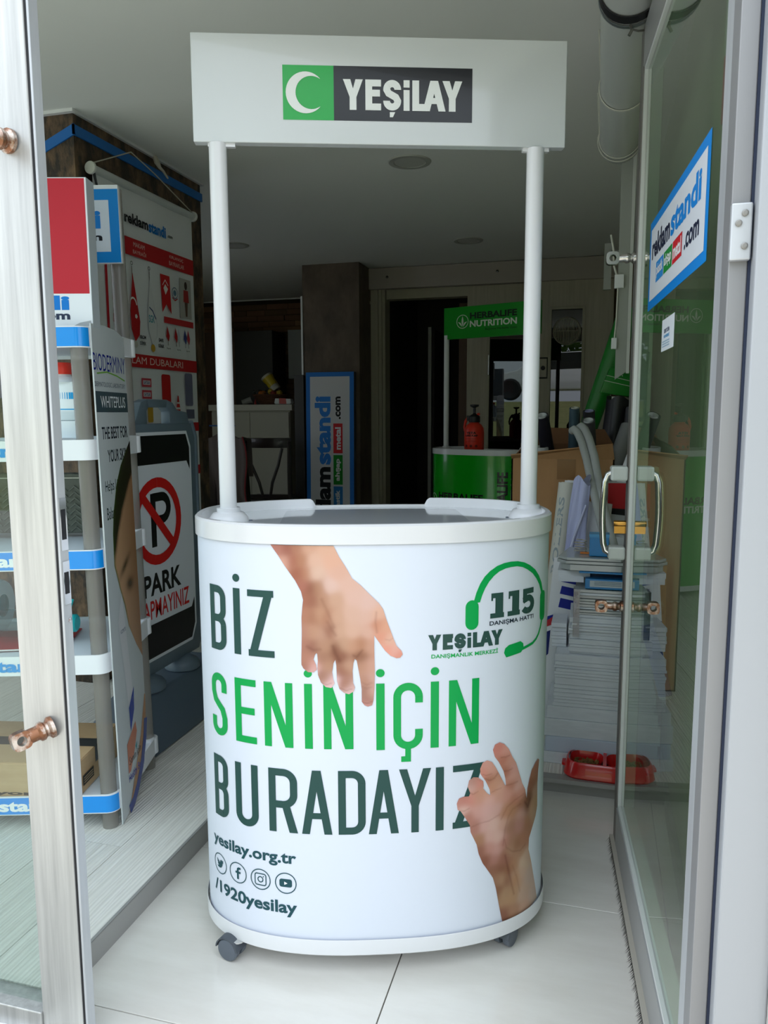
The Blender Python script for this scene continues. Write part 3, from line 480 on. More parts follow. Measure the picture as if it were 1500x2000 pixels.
a.build('sticker', leaf, on_leaf(0.0064), PRINT, label='blue-bordered white advertising sticker')
a = Art(); u0, u1, v0, v1 = 1-0.606, 1-0.459, 1.366, 1.431
a.rect(u0, v0, u1, v1, 'e2e8ee', 1).text('SEKTÖR', u0+0.03, 1.402, u0+0.095, 1.412, '22345c', 2, 0.02).text('REHBERİ', u0+0.03, 1.392, u0+0.095, 1.400, '3fa0d8', 2, 0.02)
for zz in (1.384, 1.379, 1.374): a.rect(u0+0.012, zz, u0+0.10, zz+0.002, '8fb0c8', 2)
a.build('sticker', leaf, on_leaf(0.0064), PRINT, label='small white card sticker')
# shop sign on the far side of the glass
ks = thing('closed_sign', 'small white and red hanging sign board behind the top of the door glass', 'sign', LA, ang)
g = G().box(0.19, -0.050, 1.735, 0.36, -0.040, 2.02); obj('board', g, ACRY, ks)
a = Art(); a.rect(1-0.36, 1.735, 1-0.19, 1.845, 'c03a44', 1).text('KAPALI', 1-0.345, 1.875, 1-0.205, 1.925, '3d4a48', 1, 0.03).text('AÇIĞIZ', 1-0.345, 1.775, 1-0.205, 1.81, 'e8c8c8', 2, 0.03)
a.build('printed_graphics', ks, on_leaf(-0.0398), MATTP)
obj('suction_hook', G().tube([(0.275, -0.001, 2.06), (0.275, -0.045, 2.05), (0.275, -0.045, 2.02)], 0.004, 8), CHROME, ks)
# downlights
for (x, y) in ((-0.92, 3.81), (-0.925, 5.6), (-2.58, 5.27)):
    t_ = thing('ceiling_downlight', {3.81: 'round recessed ceiling light just behind the white header board', 5.6: 'round recessed ceiling light nearer the cream sliding doors', 5.27: 'round recessed ceiling light left, beside the left white pole'}[y], 'light', (x, y, CEIL), 0, 'recessed ceiling lights')
    obj('trim_ring', G().lathe([(0.075, -0.001), (0.078, -0.006), (0.102, -0.006), (0.106, 0.0)], n=32), mat('downlight_ring', 'a9a9a3', 0.5), t_, smooth=True)
    obj('diffuser', G().lathe([(0.0, -0.004), (0.076, -0.004), (0.076, -0.002)], n=32), mat('unlit_diffuser', 'bcbcb6', 0.4), t_)

# ------------------------------------------------------------------ outdoors behind the camera, seen in the door glass
GRASS = mat('dry_grass', '8b8a5c', 0.9, vary=('6c7345', 9, (1, 1, 1), 0.3, 0.7), bump=(90, 0.8))
obj('ground', G().box(-14, -6, -0.12, 14, 1.05, -0.02), mat('paving', 'c0bcb4', 0.85, vary=('aaa69e', 2, (1, 1, 1), 0.3, 0.7)), kind='structure')
obj('ground_bank', G().add([(-16, -6, -0.02), (16, -6, -0.02), (16, -10, 1.55), (-16, -10, 1.55), (-16, -26, 1.6), (16, -26, 1.6)], [(0, 1, 2, 3), (3, 2, 5, 4)]), GRASS, kind='structure')

# =================================================================== THE PROMOTION COUNTER
CA, CB, CN = 0.4125, 0.252, 2.5
def sup(t, a=CA, b=CB, n=CN):
    c, s = math.cos(t), math.sin(t); return (a*math.copysign(abs(c)**(2/n), c), b*math.copysign(abs(s)**(2/n), s))
def even_outline(a, b, n=CN, N=160):           # points evenly spaced along the outline, starting at the front centre, going to +x
    P = [sup(2*math.pi*i/6000-math.pi/2, a, b, n) for i in range(6001)]
    S = [0]
    for i in range(6000): S.append(S[-1]+math.dist(P[i], P[i+1]))
    Sx = np.array(S); X = np.array([p[0] for p in P]); Y = np.array([p[1] for p in P]); s = np.linspace(0, S[-1], N+1)[:-1]
    return list(zip(np.interp(s, Sx, X), np.interp(s, Sx, Y)))
_P = [sup(2*math.pi*i/20000-math.pi/2) for i in range(-6000, 6001)]
_S = np.concatenate([[0], np.cumsum([math.dist(_P[i], _P[i+1]) for i in range(len(_P)-1)])]); _S -= _S[6000]
_X = np.array([p[0] for p in _P]); _Y = np.array([p[1] for p in _P])
def on_counter(scale=1.0, e=0.0007):
    def f(u, v, L):
        s = u; x = float(np.interp(s, _S, _X)); y = float(np.interp(s, _S, _Y))
        x2 = float(np.interp(s+0.002, _S, _X)); y2 = float(np.interp(s+0.002, _S, _Y)); x1 = float(np.interp(s-0.002, _S, _X)); y1 = float(np.interp(s-0.002, _S, _Y))
        d = Vector((x2-x1, y2-y1)).normalized(); o = e*L
        return Vector((x*scale+d.y*o, y*scale-d.x*o, v))
    return f
CUTS = [i*0.012 for i in range(-44, 45)]

def loft(g, rings, m=0, closed=True, capend=False):
    n = len(rings[0]); vs = [p for r in rings for p in r]; fs = []
    for i in range(len(rings)-1):
        for k in range(n if closed else n-1):
            j = (k+1) % n; fs.append((i*n+k, i*n+j, (i+1)*n+j, (i+1)*n+k))
    if capend: fs.append(tuple((len(rings)-1)*n+k for k in range(n)))
    g.add(vs, fs, m)

def counter(name, label, loc, rz, wrapm, sc=1.0, hdr=(-0.395, 0.437), grp=None):
    t = thing(name, label, 'promotion stand', loc, rz, grp)
    A0, B0, Z1 = CA, CB, 1.012
    def band(a, z): return [(x, y, z) for x, y in even_outline(CA+a, CB+a)]
    # wrapped body: open at the back
    o = even_outline(CA, CB); N = len(o); keep = [i % N for i in range(-66, 67)]
    g = G(); ou = [o[i] for i in keep]; inn = [(x*0.988, y*0.98) for x, y in ou]
    zs = [0.062, 0.3, 0.6, 0.972]
    loft(g, [[(x, y, z) for x, y in ou] for z in zs], closed=False); loft(g, [[(x, y, z) for x, y in inn] for z in zs], closed=False)
    obj('wrapped_panel', g, wrapm, t, smooth=True)
    obj('inner_shelf', G().prism([(x*0.97, y*0.96) for x, y in o], 0.50, 0.512), WHITE, t)
    # base
    g = G(); loft(g, [band(0.005, 0.085), band(0.006, 0.082), band(0.006, 0.050), band(0.002, 0.046)]); g.prism([(x*0.99, y*0.99) for x, y in o], 0.047, 0.062)
    obj('base_tray', g, WHITE, t, smooth=True)
    # tray top with its dropped back lip
    g = G(); r = []
    out = even_outline(CA+0.0045, CB+0.0045, N=320); mid = even_outline(CA+0.0005, CB+0.0005, N=320); ins = even_outline(CA-0.010, CB-0.010, N=320); fl_ = even_outline(CA-0.016, CB-0.016, N=320)
    def zt(p):
        if p[1] < 0.1: return Z1
        d = abs(p[0]); k = min(max((d-0.152)/0.012, 0), 1); k = k*k*(3-2*k); return 0.994+(Z1-0.994)*k
    rings = [[(p[0], p[1], 0.9705) for p in out], [(p[0], p[1], min(zt(p), Z1)-0.004) for p in out], [(q[0], q[1], zt(p)) for p, q in zip(out, mid)], [(q[0], q[1], zt(p)) for p, q in zip(out, ins)], [(q[0], q[1], 0.988) for q in fl_]]
    loft(g, rings); obj('tray_rim', g, WHITE, t, smooth=True)
    g = G().prism([(x, y) for x, y in even_outline(CA-0.010, CB-0.010)], 0.974, 0.9885)
    obj('tray_floor', g, TRAY, t)
    obj('tray_insert', G().prism(arc(0.19, -0.15, 0.03, 0.03, -90, 0, 4)+arc(0.19, 0.15, 0.03, 0.03, 0, 90, 4)+arc(-0.19, 0.15, 0.03, 0.03, 90, 180, 4)+arc(-0.19, -0.15, 0.03, 0.03, 180, 270, 4), 0.9885, 0.9895), mat('grey_tray_insert', 'b4b9bf', 0.1, coat=0.4), t)
    for px in (-0.3445, 0.3725):
        so = obj('pole_socket', G().lathe([(0.047, 0.9885), (0.045, 0.998), (0.036, 1.008), (0.0275, 1.011), (0.0275, 1.020), (0.022, 1.021)], (px, 0, 0), n=32), WHITE, t, smooth=True)
        obj('screw', G().lathe([(0.004, 0), (0.004, 0.002), (0, 0.003)], (px+(0.052 if px < 0 else -0.052), -0.005, 0.9885), n=10), GREYP, so)
        obj('pole', G().lathe([(0.0197, 1.0), (0.0197, 1.835), (0.0, 1.835)], (px, 0, 0), n=32), WHITE, t, smooth=True)
    # casters
    for cx_, cy_, rr in ((-0.325, -0.185, 2.6), (0.285, -0.185, 0.9), (-0.29, 0.16, 0.4), (0.29, 0.16, 2.2)):
        c = obj('caster', G().lathe([(0.006, 0.034), (0.006, 0.05), (0.018, 0.05), (0.018, 0.053)], n=14), CHROME, t, loc=(cx_, cy_, -0.002), rot=(0, 0, rr))
        for s_ in (-1, 1):
            y0 = s_*0.005; y1 = s_*0.021
            obj('wheel', G().lathe([(0.0, y0), (0.0255, y0), (0.0265, y0+s_*0.002), (0.0265, y1-s_*0.003), (0.024, y1), (0.018, y1+s_*0.001), (0.0, y1)], (0.0, 0, 0.0), n=28, axis='y'), GREYP, c, loc=(0.018, 0, 0.0288), smooth=True)
        hood = [(0.018+0.031*math.cos(q), 0.0288+0.031*math.sin(q)) for q in [math.radians(5+i*14) for i in range(13)]]; hin = [(0.018+0.028*math.cos(q), 0.0288+0.028*math.sin(q)) for q in [math.radians(5+i*14) for i in range(13)][::-1]]
        obj('caster_hood', G().prism((hood+hin)[::-1], -0.0225, 0.0225, 'y'), mat('caster_hood', '4a5058', 0.5), c, smooth=True)
    h0, h1 = hdr
    hb = obj('header_board', G().box(h0, -0.014, 1.835, h1, 0.012, 2.061), mat('header_acrylic', 'c9cecf', 0.16, coat=0.5), t, bevel=0.002)
    obj('board_clip', G().box(h0+0.03, -0.006, 1.828, h0+0.09, 0.006, 1.836), WHITE, t); obj('board_clip', G().box(h1-0.095, -0.006, 1.828, h1-0.035, 0.006, 1.836), WHITE, t)
    return t

CX, CY, CYW = -0.509, 1.748, math.radians(18.8)
st = counter('promotion_counter', 'large white oval promotion counter on casters with white poles and header board in the doorway', (CX, CY, 0), CYW, WRAP)
GR, GK, DG = '00a04c', '101214', '264a46'
# header artwork
a = Art(); a.rect(-0.197, 1.884, -0.085, 1.998, '18a845', 1).rect(-0.085, 1.884, 0.2235, 1.998, '17191b', 1)
LOGO = (('Y', 622, 694), ('E', 703, 760), ('Ş', 768, 833), ('i', 842, 864), ('L', 874, 922), ('A', 912, 996), ('Y', 984, 1057))
def logo(a, x0, k, zb, H, c, L, t):
    for ch, p0, p1 in LOGO:
        xa, w_ = x0+(p0-622)*k, (p1-p0)*k/H
        gl = [[(0, 0), (w_, 0), (w_, 0.68), (0, 0.68)], [(0, 0.76), (w_, 0.76), (w_, 1), (0, 1)]] if ch == 'i' else glyph(ch, w_, t)
        for p in gl: a.poly([(xa+q[0]*H, zb+q[1]*H) for q in p], c, L)
logo(a, -0.0645, 0.00061, 1.9065, 0.0640, 'e4e8e6', 3, 0.235)
n = 30; oc = [(-0.147+0.0435*math.cos(q), 1.941+0.0435*math.sin(q)) for q in [math.radians(42+i*276/n) for i in range(n+1)]]
ic = [(-0.1345+0.0345*math.cos(q), 1.941+0.0345*math.sin(q)) for q in [math.radians(302-i*244/n) for i in range(n+1)]]
a.poly(oc+ic, 'e4e8e6', 3)
a.build('printed_graphics', st, on_y(-0.014, 0.0005), GLOSSP)

# body artwork
def wrapart(): return Art()
a = wrapart(); T = 0.112
def letters(txt, spec, z0, z1, c, t=T):
    H = z1-z0
    for ch, (s0, s1) in zip(txt, spec):
        w_ = (s1-s0)/H
        for p in glyph(ch, w_, t if ch not in 'Iİ' else w_): a.poly([(s0+q[0]*H, z0+q[1]*H) for q in p], c, 1)
letters('BİZ', [(-0.397, -0.3445), (-0.3225, -0.305), (-0.286, -0.2255)], 0.7245, 0.870, DG)
letters('SENİN', [(-0.402, -0.3495), (-0.325, -0.2715), (-0.2525, -0.1880), (-0.1625, -0.1455), (-0.1215, -0.0585)], 0.5265, 0.671, GR)
letters('İÇİN', [(-0.0095, 0.0085), (0.0270, 0.0905), (0.1075, 0.1255), (0.1475, 0.2165)], 0.5230, 0.671, GR)
letters('BURADAYIZ', [(-0.404, -0.3535), (-0.331, -0.2720), (-0.2465, -0.1815), (-0.1725, -0.1060), (-0.0925, -0.0335), (-0.0270, 0.0385), (0.0390, 0.1090), (0.1195, 0.1375), (0.1580, 0.2300)], 0.3315, 0.4775, DG)
a.text('yesilay.org.tr', -0.4175, 0.2500, -0.187, 0.2860, '1e4a52', 1, 0.028).text('/1920yesilay', -0.4185, 0.1310, -0.187, 0.1700, '1e4a52', 1, 0.028)
IC = '1e4a52'
for cu_ in (-0.3925, -0.3325, -0.2720, -0.2120): a.ring(cu_, 0.2115, 0.0238, 0.0022, IC, 1)
b = [(-.46, .42), (-.30, .28), (-.05, .14), (.02, .12), (.04, .30), (.18, .42), (.34, .36), (.50, .40), (.42, .26), (.50, .18), (.38, .14), (.34, -.10), (.16, -.34), (-.10, -.42), (-.34, -.38), (-.46, -.28), (-.28, -.24), (-.16, -.18), (-.32, -.14), (-.38, -.02), (-.28, -.02), (-.42, .10), (-.44, .20), (-.36, .16), (-.48, .30)]
a.poly([(-0.3925+p[0]*0.026, 0.2115+p[1]*0.026) for p in b], IC, 1)
f_ = [(-.08, -.5), (.10, -.5), (.10, -.04), (.26, -.04), (.28, .12), (.10, .12), (.10, .22), (.14, .30), (.28, .30), (.28, .46), (.08, .46), (-.06, .36), (-.08, .22), (-.08, .12), (-.22, .12), (-.22, -.04), (-.08, -.04)]
a.poly([(-0.3325+p[0]*0.030, 0.2115+p[1]*0.030) for p in f_], IC, 1)
a.line(arc(-0.272+0.0085, 0.2115-0.0085, 0.005, 0.005, -90, 0, 4)+arc(-0.272+0.0085, 0.2115+0.0085, 0.005, 0.005, 0, 90, 4)+arc(-0.272-0.0085, 0.2115+0.0085, 0.005, 0.005, 90, 180, 4)+arc(-0.272-0.0085, 0.2115-0.0085, 0.005, 0.005, 180, 270, 4), 0.0024, IC, 1, True)
a.ring(-0.272, 0.2115, 0.0062, 0.0024, IC, 1).disc(-0.2645, 0.219, 0.0014, IC, 1)
a.rrect(-0.2265, 0.2025, -0.1975, 0.2215, 0.005, IC, 1).poly([(-0.2150, 0.2080), (-0.2075, 0.2120), (-0.2150, 0.2160)], 'e6ecf2', 2)
# help line mark
x = 0.2405; H = 0.055; k = 1.0
for i, (ch, s0, s1) in enumerate((('1', 0.2400, 0.2760), ('1', 0.2840, 0.3200), ('5', 0.3240, 0.3660))):
    for p in glyph(ch, (s1-s0)/H, 0.36 if ch == '1' else 0.30): a.poly([(s0+q[0]*H, 0.800+q[1]*H) for q in p], '2c4c46', 1)
a.text('DANIŞMA HATTI', 0.2395, 0.7815, 0.3655, 0.7945, '22303c', 1, 0.022)
logo(a, 0.1015, 0.000393, 0.7400, 0.0335, '2c4c46', 1, 0.29)
a.text('DANIŞMANLIK MERKEZİ', 0.1085, 0.7195, 0.2615, 0.7335, '12a552', 1, 0.022)
# headset: band that thins, two ear pads, microphone arm
oc = [(0.2010, 0.8380), (0.2075, 0.8600), (0.2160, 0.8787), (0.2265, 0.8935), (0.2391, 0.9045), (0.2560, 0.9140), (0.2745, 0.9190), (0.2920, 0.9205), (0.3110, 0.9195), (0.3310, 0.9145), (0.3498, 0.9060), (0.3690, 0.8935), (0.3852, 0.8780), (0.3990, 0.8590), (0.4093, 0.8340)]
ic = [(0.3990, 0.8340), (0.3880, 0.8560), (0.3750, 0.8720), (0.3600, 0.8860), (0.3414, 0.8975), (0.3250, 0.9050), (0.3095, 0.9085), (0.2920, 0.9085), (0.2780, 0.9070), (0.2620, 0.9020), (0.2490, 0.8935), (0.2370, 0.8815), (0.2280, 0.8680), (0.2210, 0.8530), (0.2160, 0.8380)]
a.poly(oc+ic, GR, 1); a.rrect(0.1830, 0.7792, 0.2130, 0.8440, 0.0149, GR, 1).rrect(0.3935, 0.7700, 0.4220, 0.8390, 0.0120, GR, 1)
a.line([(0.4045, 0.7715), (0.3985, 0.7560), (0.3900, 0.7430), (0.3790, 0.7330), (0.3650, 0.7262), (0.3300, 0.7200)], 0.0062, GR, 1)
mic = [(0.2830, 0.7080), (0.3250, 0.7125), (0.3330, 0.7200), (0.3320, 0.7320), (0.3230, 0.7385), (0.2900, 0.7350), (0.2800, 0.7290), (0.2770, 0.7190)]
a.poly(mic, GR, 1)
a.build('printed_lettering', st, on_counter(), PRINT, cuts=CUTS, label='dark green and bright green slogan, web address, icons and help line mark')
# the two printed hands
def hand(D, name, label):
    pts = D['o']; C = np.array([(p[0], p[1]) for p in D['c']]); WL = np.array([1.02, 1.04, 1.06])
    V = np.array([lin(p[2]) for p in D['c']])/WL*0.93
    def fn(X):
        d2 = ((X[:, None, :]-C[None])**2).sum(2); w = np.exp(-d2/(2*0.0078**2))+0.25*np.exp(-d2/(2*0.014**2))+1e-9/(d2+1e-5); out = (w[:, :, None]*V[None]).sum(1)/w.sum(1)[:, None]
        for line, st_, wd in D['k']:
            best = np.full(len(X), 1e9)
            for p, q in zip(line[:-1], line[1:]):
                p = np.array(p); q = np.array(q); dd = q-p; t = np.clip(((X-p)@dd)/(dd@dd+1e-12), 0, 1); e = X-(p+t[:, None]*dd); best = np.minimum(best, np.hypot(e[:, 0], e[:, 1]))
            m_ = np.exp(-(best/(wd*0.8))**2)[:, None]; out = out*(1-m_*(1-st_)*np.array([0.85, 1.05, 1.1]))
        return np.clip(out, 0, 0.9)
    a = Art(); a.poly(pts, 'ffffff', 2); xs = [p[0] for p in pts]; ys = [p[1] for p in pts]; h = 0.0026
    a.build(name, st, on_counter(), PRINT, gridded=([min(xs)+h*i for i in range(1, int((max(xs)-min(xs))/h)+1)], [min(ys)+h*i for i in range(1, int((max(ys)-min(ys))/h)+1)], fn), label=label)
hand(HAND_TOP, 'printed_hand', 'photographic print of a hand reaching down')
hand(HAND_BOT, 'printed_hand', 'photographic print of a hand reaching up')

# =================================================================== THE GREEN COUNTER AT THE BACK
GWRAP = mat('bright_green_wrap', '06a416', 0.18, coat=0.4)
hs = counter('promotion_counter', 'bright green oval promotion counter with green header board, in front of the sliding doors', (-0.72, 5.22, PZ), math.radians(-19), GWRAP, hdr=(-0.36, 0.40))
hs.scale = (0.93, 0.93, 0.93)
for c in hs.children:
    if c.name.startswith('header_board'): c.data.materials[0] = mat('green_header', '0c8f1e', 0.3); c.location.z = -0.03
a = Art(); LV = 'd8e0d4'
def leafmark(a, u, v, r, L=1):
    a.ring(u, v, r, r*0.10, LV, L, n=24)
    a.poly([(u, v-r*0.75), (u+r*0.17, v-r*0.1), (u+r*0.14, v+r*0.35), (u, v+r*0.85), (u-r*0.14, v+r*0.35), (u-r*0.17, v-r*0.1)], LV, L)
    for s_ in (-1, 1):
        q = [(u+s_*r*0.08, v-r*0.8), (u+s_*r*0.42, v-r*0.45), (u+s_*r*0.80, v-r*0.02), (u+s_*r*0.42, v-r*0.1), (u+s_*r*0.2, v-r*0.35)]
        a.poly(q if s_ > 0 else q[::-1], LV, L)
leafmark(a, -0.205, 1.925, 0.047)
a.text('HERBALIFE', -0.145, 1.940, 0.225, 1.985, '14261a', 1, 0.04).text('NUTRITION', -0.145, 1.882, 0.225, 1.928, LV, 1, 0.03).text('Bağımsız Herbalife Üyesi', -0.02, 1.850, 0.225, 1.872, '14261a', 1, 0.01)
a.build('printed_graphics', hs, on_y(-0.014, 0.0006), MATTP)
a = Art(); leafmark(a, -0.36, 0.635, 0.045); a.text('HERBALIFE', -0.29, 0.645, 0.10, 0.695, '14261a', 1, 0.04).text('NUTRITION', -0.29, 0.585, 0.10, 0.635, LV, 1, 0.03)
a.text('HERBALIFE', 0.20, 0.45, 0.275, 0.86, '14261a', 1, 0.04, turn=90).text('NUTRITION', 0.295, 0.45, 0.365, 0.86, LV, 1, 0.03, turn=90)
a.build('printed_lettering', hs, on_counter(), GLOSSP, cuts=CUTS)
# orange pressure sprayer standing on it
sp = thing('pressure_sprayer', 'orange pump sprayer bottle with black head standing on the green counter', 'spray bottle', (-0.795, 5.13, PZ+0.9895*0.93), math.radians(-10))
OR = mat('orange_plastic', 'd8301a', 0.35)
obj('bottle', G().lathe([(0.0, 0), (0.062, 0), (0.066, 0.006), (0.066, 0.125), (0.063, 0.155), (0.050, 0.178), (0.034, 0.19), (0.032, 0.20)], n=28), OR, sp, smooth=True)
obj('pump_head', G().lathe([(0.036, 0.195), (0.038, 0.20), (0.038, 0.232), (0.024, 0.245), (0.013, 0.25), (0.009, 0.255), (0.009, 0.292), (0.028, 0.300), (0.030, 0.312), (0.0, 0.314)], n=24).box(-0.05, -0.012, 0.205, -0.02, 0.012, 0.24), mat('black_plastic', '17171a', 0.45), sp, smooth=True)
obj('trigger', G().tube([(-0.045, 0, 0.225), (-0.062, 0, 0.20), (-0.070, 0, 0.165), (-0.066, 0, 0.135)], [0.011, 0.010, 0.008, 0.006], 10), OR, sp, smooth=True)
obj('nozzle', G().tube([(0.02, 0, 0.245), (0.036, 0, 0.252)], 0.008, 10), OR, sp)
a = Art(); a.text('YETA', -0.035, 0.118, 0.035, 0.134, '1d1410', 1, 0.05).text('SUPER PUMP', -0.045, 0.102, 0.045, 0.114, '1d1410', 1, 0.05)
for zz in (0.088, 0.078, 0.068): a.rect(-0.04, zz, 0.035, zz+0.002, '7a1a10', 1)
for q in (-0.035, 0.0, 0.035): a.disc(q, 0.04, 0.009, '6a1810', 1)
def on_cyl(r, e=0.0008): return lambda u, v, L: Vector(((r+e*L)*math.sin(u/r), -(r+e*L)*math.cos(u/r), v))
a.build('printed_label', sp, on_cyl(0.066), MATTP, cuts=[i*0.01 for i in range(-7, 8)])

# =================================================================== LEFT: DISPLAY RACK
CLR = milky('clear_tube', 'd2d2d0', 'a39e98', 0.42)
SHELFW = mat('white_shelf', 'dfe6ef', 0.3); BLUE = mat('bright_blue_band', '0a92ee', 0.25, coat=0.3); WB = mat('white_band', 'eceff4', 0.3)
RK = thing('display_rack', 'five-tier display rack with clear tube posts and blue and white banded shelves behind the window', 'shelf', (-1.322, 1.80, PZ), math.radians(16.0))
RK.rotation_euler = (0, -0.014, math.radians(16.0))
RW_, RD_ = 0.62, 0.367; LEV = [0.107, 0.517, 0.813, 1.112, 1.410]       # shelf tops above the raised floor
def rr_outline(x0, y0, x1, y1, r, n=6): return arc(x1-r, y0+r, r, r, -90, 0, n)+arc(x1-r, y1-r, r, r, 0, 90, n)+arc(x0+r, y1-r, r, r, 90, 180, n)+arc(x0+r, y0+r, r, r, 180, 270, n)
for i, z in enumerate(LEV):
    o = rr_outline(-RW_-0.03, -0.028, 0.030, RD_+0.028, 0.030); inn = [(x*0.985-0.004, (y-RD_/2)*0.975+RD_/2) for x, y in o]
    s_ = obj('shelf', G().prism(inn, z-0.045, z-0.010), SHELFW, RK)
    g = G(); n_ = len(o)
    for k in range(n_):
        j = (k+1) % n_; g.add([(*o[k], z-0.055), (*o[j], z-0.055), (*o[j], z), (*o[k], z), (*inn[k], z-0.055), (*inn[j], z-0.055), (*inn[j], z), (*inn[k], z)], [(0, 1, 2, 3), (5, 4, 7, 6), (3, 2, 6, 7), (4, 5, 1, 0)])
    obj('shelf_band', g, WB, s_, smooth=True)
    if i % 2 == 0:
        fo2 = [(-RW_-0.0, -0.0287), (0.0, -0.0287)]+arc(0.0, 0.002, 0.0307, 0.0307, -88, -12, 8); n_ = len(fo2)
        obj('blue_film', G().add([(x, y, z-0.052) for x, y in fo2]+[(x, y, z-0.003) for x, y in fo2], [(k, k+1, n_+k+1, n_+k) for k in range(n_-1)]), BLUE, s_, smooth=True)
    if i < 4:
        a = Art(); tc_ = 'f2f5f8' if i % 2 == 0 else '1a96e0'; dk = '1e3a5c' if i % 2 == 0 else '26364c'
        a.text('reklam', -0.475, z-0.044, -0.310, z-0.012, dk, 1, 0.04).text('standi', -0.303, z-0.044, -0.130, z-0.010, tc_, 1, 0.04)
        a.build('printed_lettering', s_, on_y(-0.0289), PRINT)
for px, py in ((0, 0), (-RW_, 0), (0, RD_), (-RW_, RD_)):
    top = 1.86 if py > 0 else 1.41
    g = G().tube([(px, py, 0.0), (px, py, top)], 0.0225, 20, cap=False)
    obj('post', g, CLR, RK, smooth=True)
    if px == 0 and py > 0:
        for z in LEV: obj('corner_clip', G().lathe([(0.0235, z-0.055), (0.0275, z-0.053), (0.0275, z-0.002), (0.0235, z)], (px+0.008, py, 0), n=20), WB, RK, smooth=True)
# header sign between the rear posts
hd = obj('header_sign', G().box(-RW_-0.06, RD_-0.045, 1.635, 0.026, RD_-0.028, 1.862), WB, RK, bevel=0.001)
a = Art(); a.rect(-RW_-0.06, 1.636, 0.025, 1.850, '0d86d6', 1).rect(-RW_-0.035, 1.668, -0.004, 1.818, 'd4dde6', 2)
a.text('reklam', -0.58, 1.735, -0.30, 1.79, '10141c', 3, 0.04).text('standi', -0.29, 1.735, -0.030, 1.79, '0f7ed2', 3, 0.04).text('.com', -0.15, 1.700, -0.028, 1.716, '10141c', 3, 0.04)
a.build('printed_graphics', hd, on_y(RD_-0.045), PRINT)
def rk(x, y, z):
    x -= 0.014*z
    return Vector((RK.location.x+x*math.cos(RK.rotation_euler.z)-y*math.sin(RK.rotation_euler.z), RK.location.y+x*math.sin(RK.rotation_euler.z)+y*math.cos(RK.rotation_euler.z), RK.location.z+z))
RZ = RK.rotation_euler.z
# red topper standing on the rack
rd = thing('red_light_box', 'tall red box sign with a white strip standing on top of the rack', 'sign', rk(-0.60, 0.02, 1.411), RZ)
obj('box', G().box(0, 0, 0, 0.635, 0.055, 0.385), mat('pale_grey_board', 'b9c2c8', 0.5), rd, bevel=0.001)
a = Art(); a.rect(0.001, 0.0, 0.634, 0.384, 'e8ecf4', 1).rect(0.004, 0.088, 0.630, 0.382, 'c02838', 2)
a.text('reklam', 0.05, 0.045, 0.30, 0.078, '2a3450', 2, 0.045).text('standi', 0.31, 0.045, 0.575, 0.083, '0c78d2', 2, 0.045).text('.com', 0.475, 0.020, 0.575, 0.036, '2a3450', 2, 0.04)
a.poly([(0.58, 0.002), (0.632, 0.004), (0.630, 0.018), (0.60, 0.012)], 'a9adb4', 2)
a.build('printed_graphics', rd, on_y(0.0), PRINT)

# white bottle with red cap on the fourth shelf
bt = thing('disinfectant_bottle', 'white square bottle with a red cap on the second shelf from the top', 'bottle', rk(-0.093, 0.07, 1.114), RZ)
BWH = mat('bottle_white', 'e8f0f6', 0.35)
g = G(); g.prism(rr_outline(-0.055, 0, 0.055, 0.075, 0.014), 0.0, 0.155)
obj('body', g, BWH, bt, bevel=0.004, smooth=True)
obj('neck', G().lathe([(0.050, 0.154), (0.034, 0.168), (0.022, 0.174), (0.022, 0.18)], (0, 0.037, 0), n=24), BWH, bt, smooth=True)
obj('cap', G().lathe([(0.0255, 0.177), (0.026, 0.18), (0.026, 0.206), (0.024, 0.209), (0.0, 0.209)], (0, 0.037, 0), n=26), mat('red_cap', 'e0301c', 0.35), bt, smooth=True)
a = Art(); a.text('HAND ON', -0.040, 0.118, -0.002, 0.124, '2a6a9c', 2, 0.03).text('Sıvı El Dezenfektanı', -0.040, 0.111, -0.003, 0.1155, '8aa4b8', 2, 0)
for i, w_ in enumerate((0.0012, 0.002, 0.003, 0.005, 0.009, 0.012)): a.rect(0.004+i*0.0060, 0.108, 0.004+i*0.0060+w_*0.6, 0.126, '1f9fe0', 2)
a.rect(-0.040, 0.076, 0.001, 0.094, '29a5e2', 2).rect(0.001, 0.078, 0.05, 0.081, '29a5e2', 2)
for i in range(5): a.rect(-0.036, 0.098+i*0.0022, -0.004, 0.0987+i*0.0022, 'a9c4d6', 2)
for i in range(9): a.rect(0.004, 0.050+i*0.0028, 0.045, 0.0508+i*0.0028, 'b4c8d4', 2)
for i in range(4): a.rect(-0.037, 0.060+i*0.003, 0.0, 0.0610+i*0.003, 'a9bcc8', 2)
a.rect(-0.038, 0.048, 0.045, 0.0492, '50606c', 2)
for i in range(5): a.rect(-0.036, 0.028+i*0.0028, -0.004, 0.0288+i*0.0028, 'b4c8d4', 2)
a.build('printed_label', bt, on_y(0.0, 0.0004), PRINT)

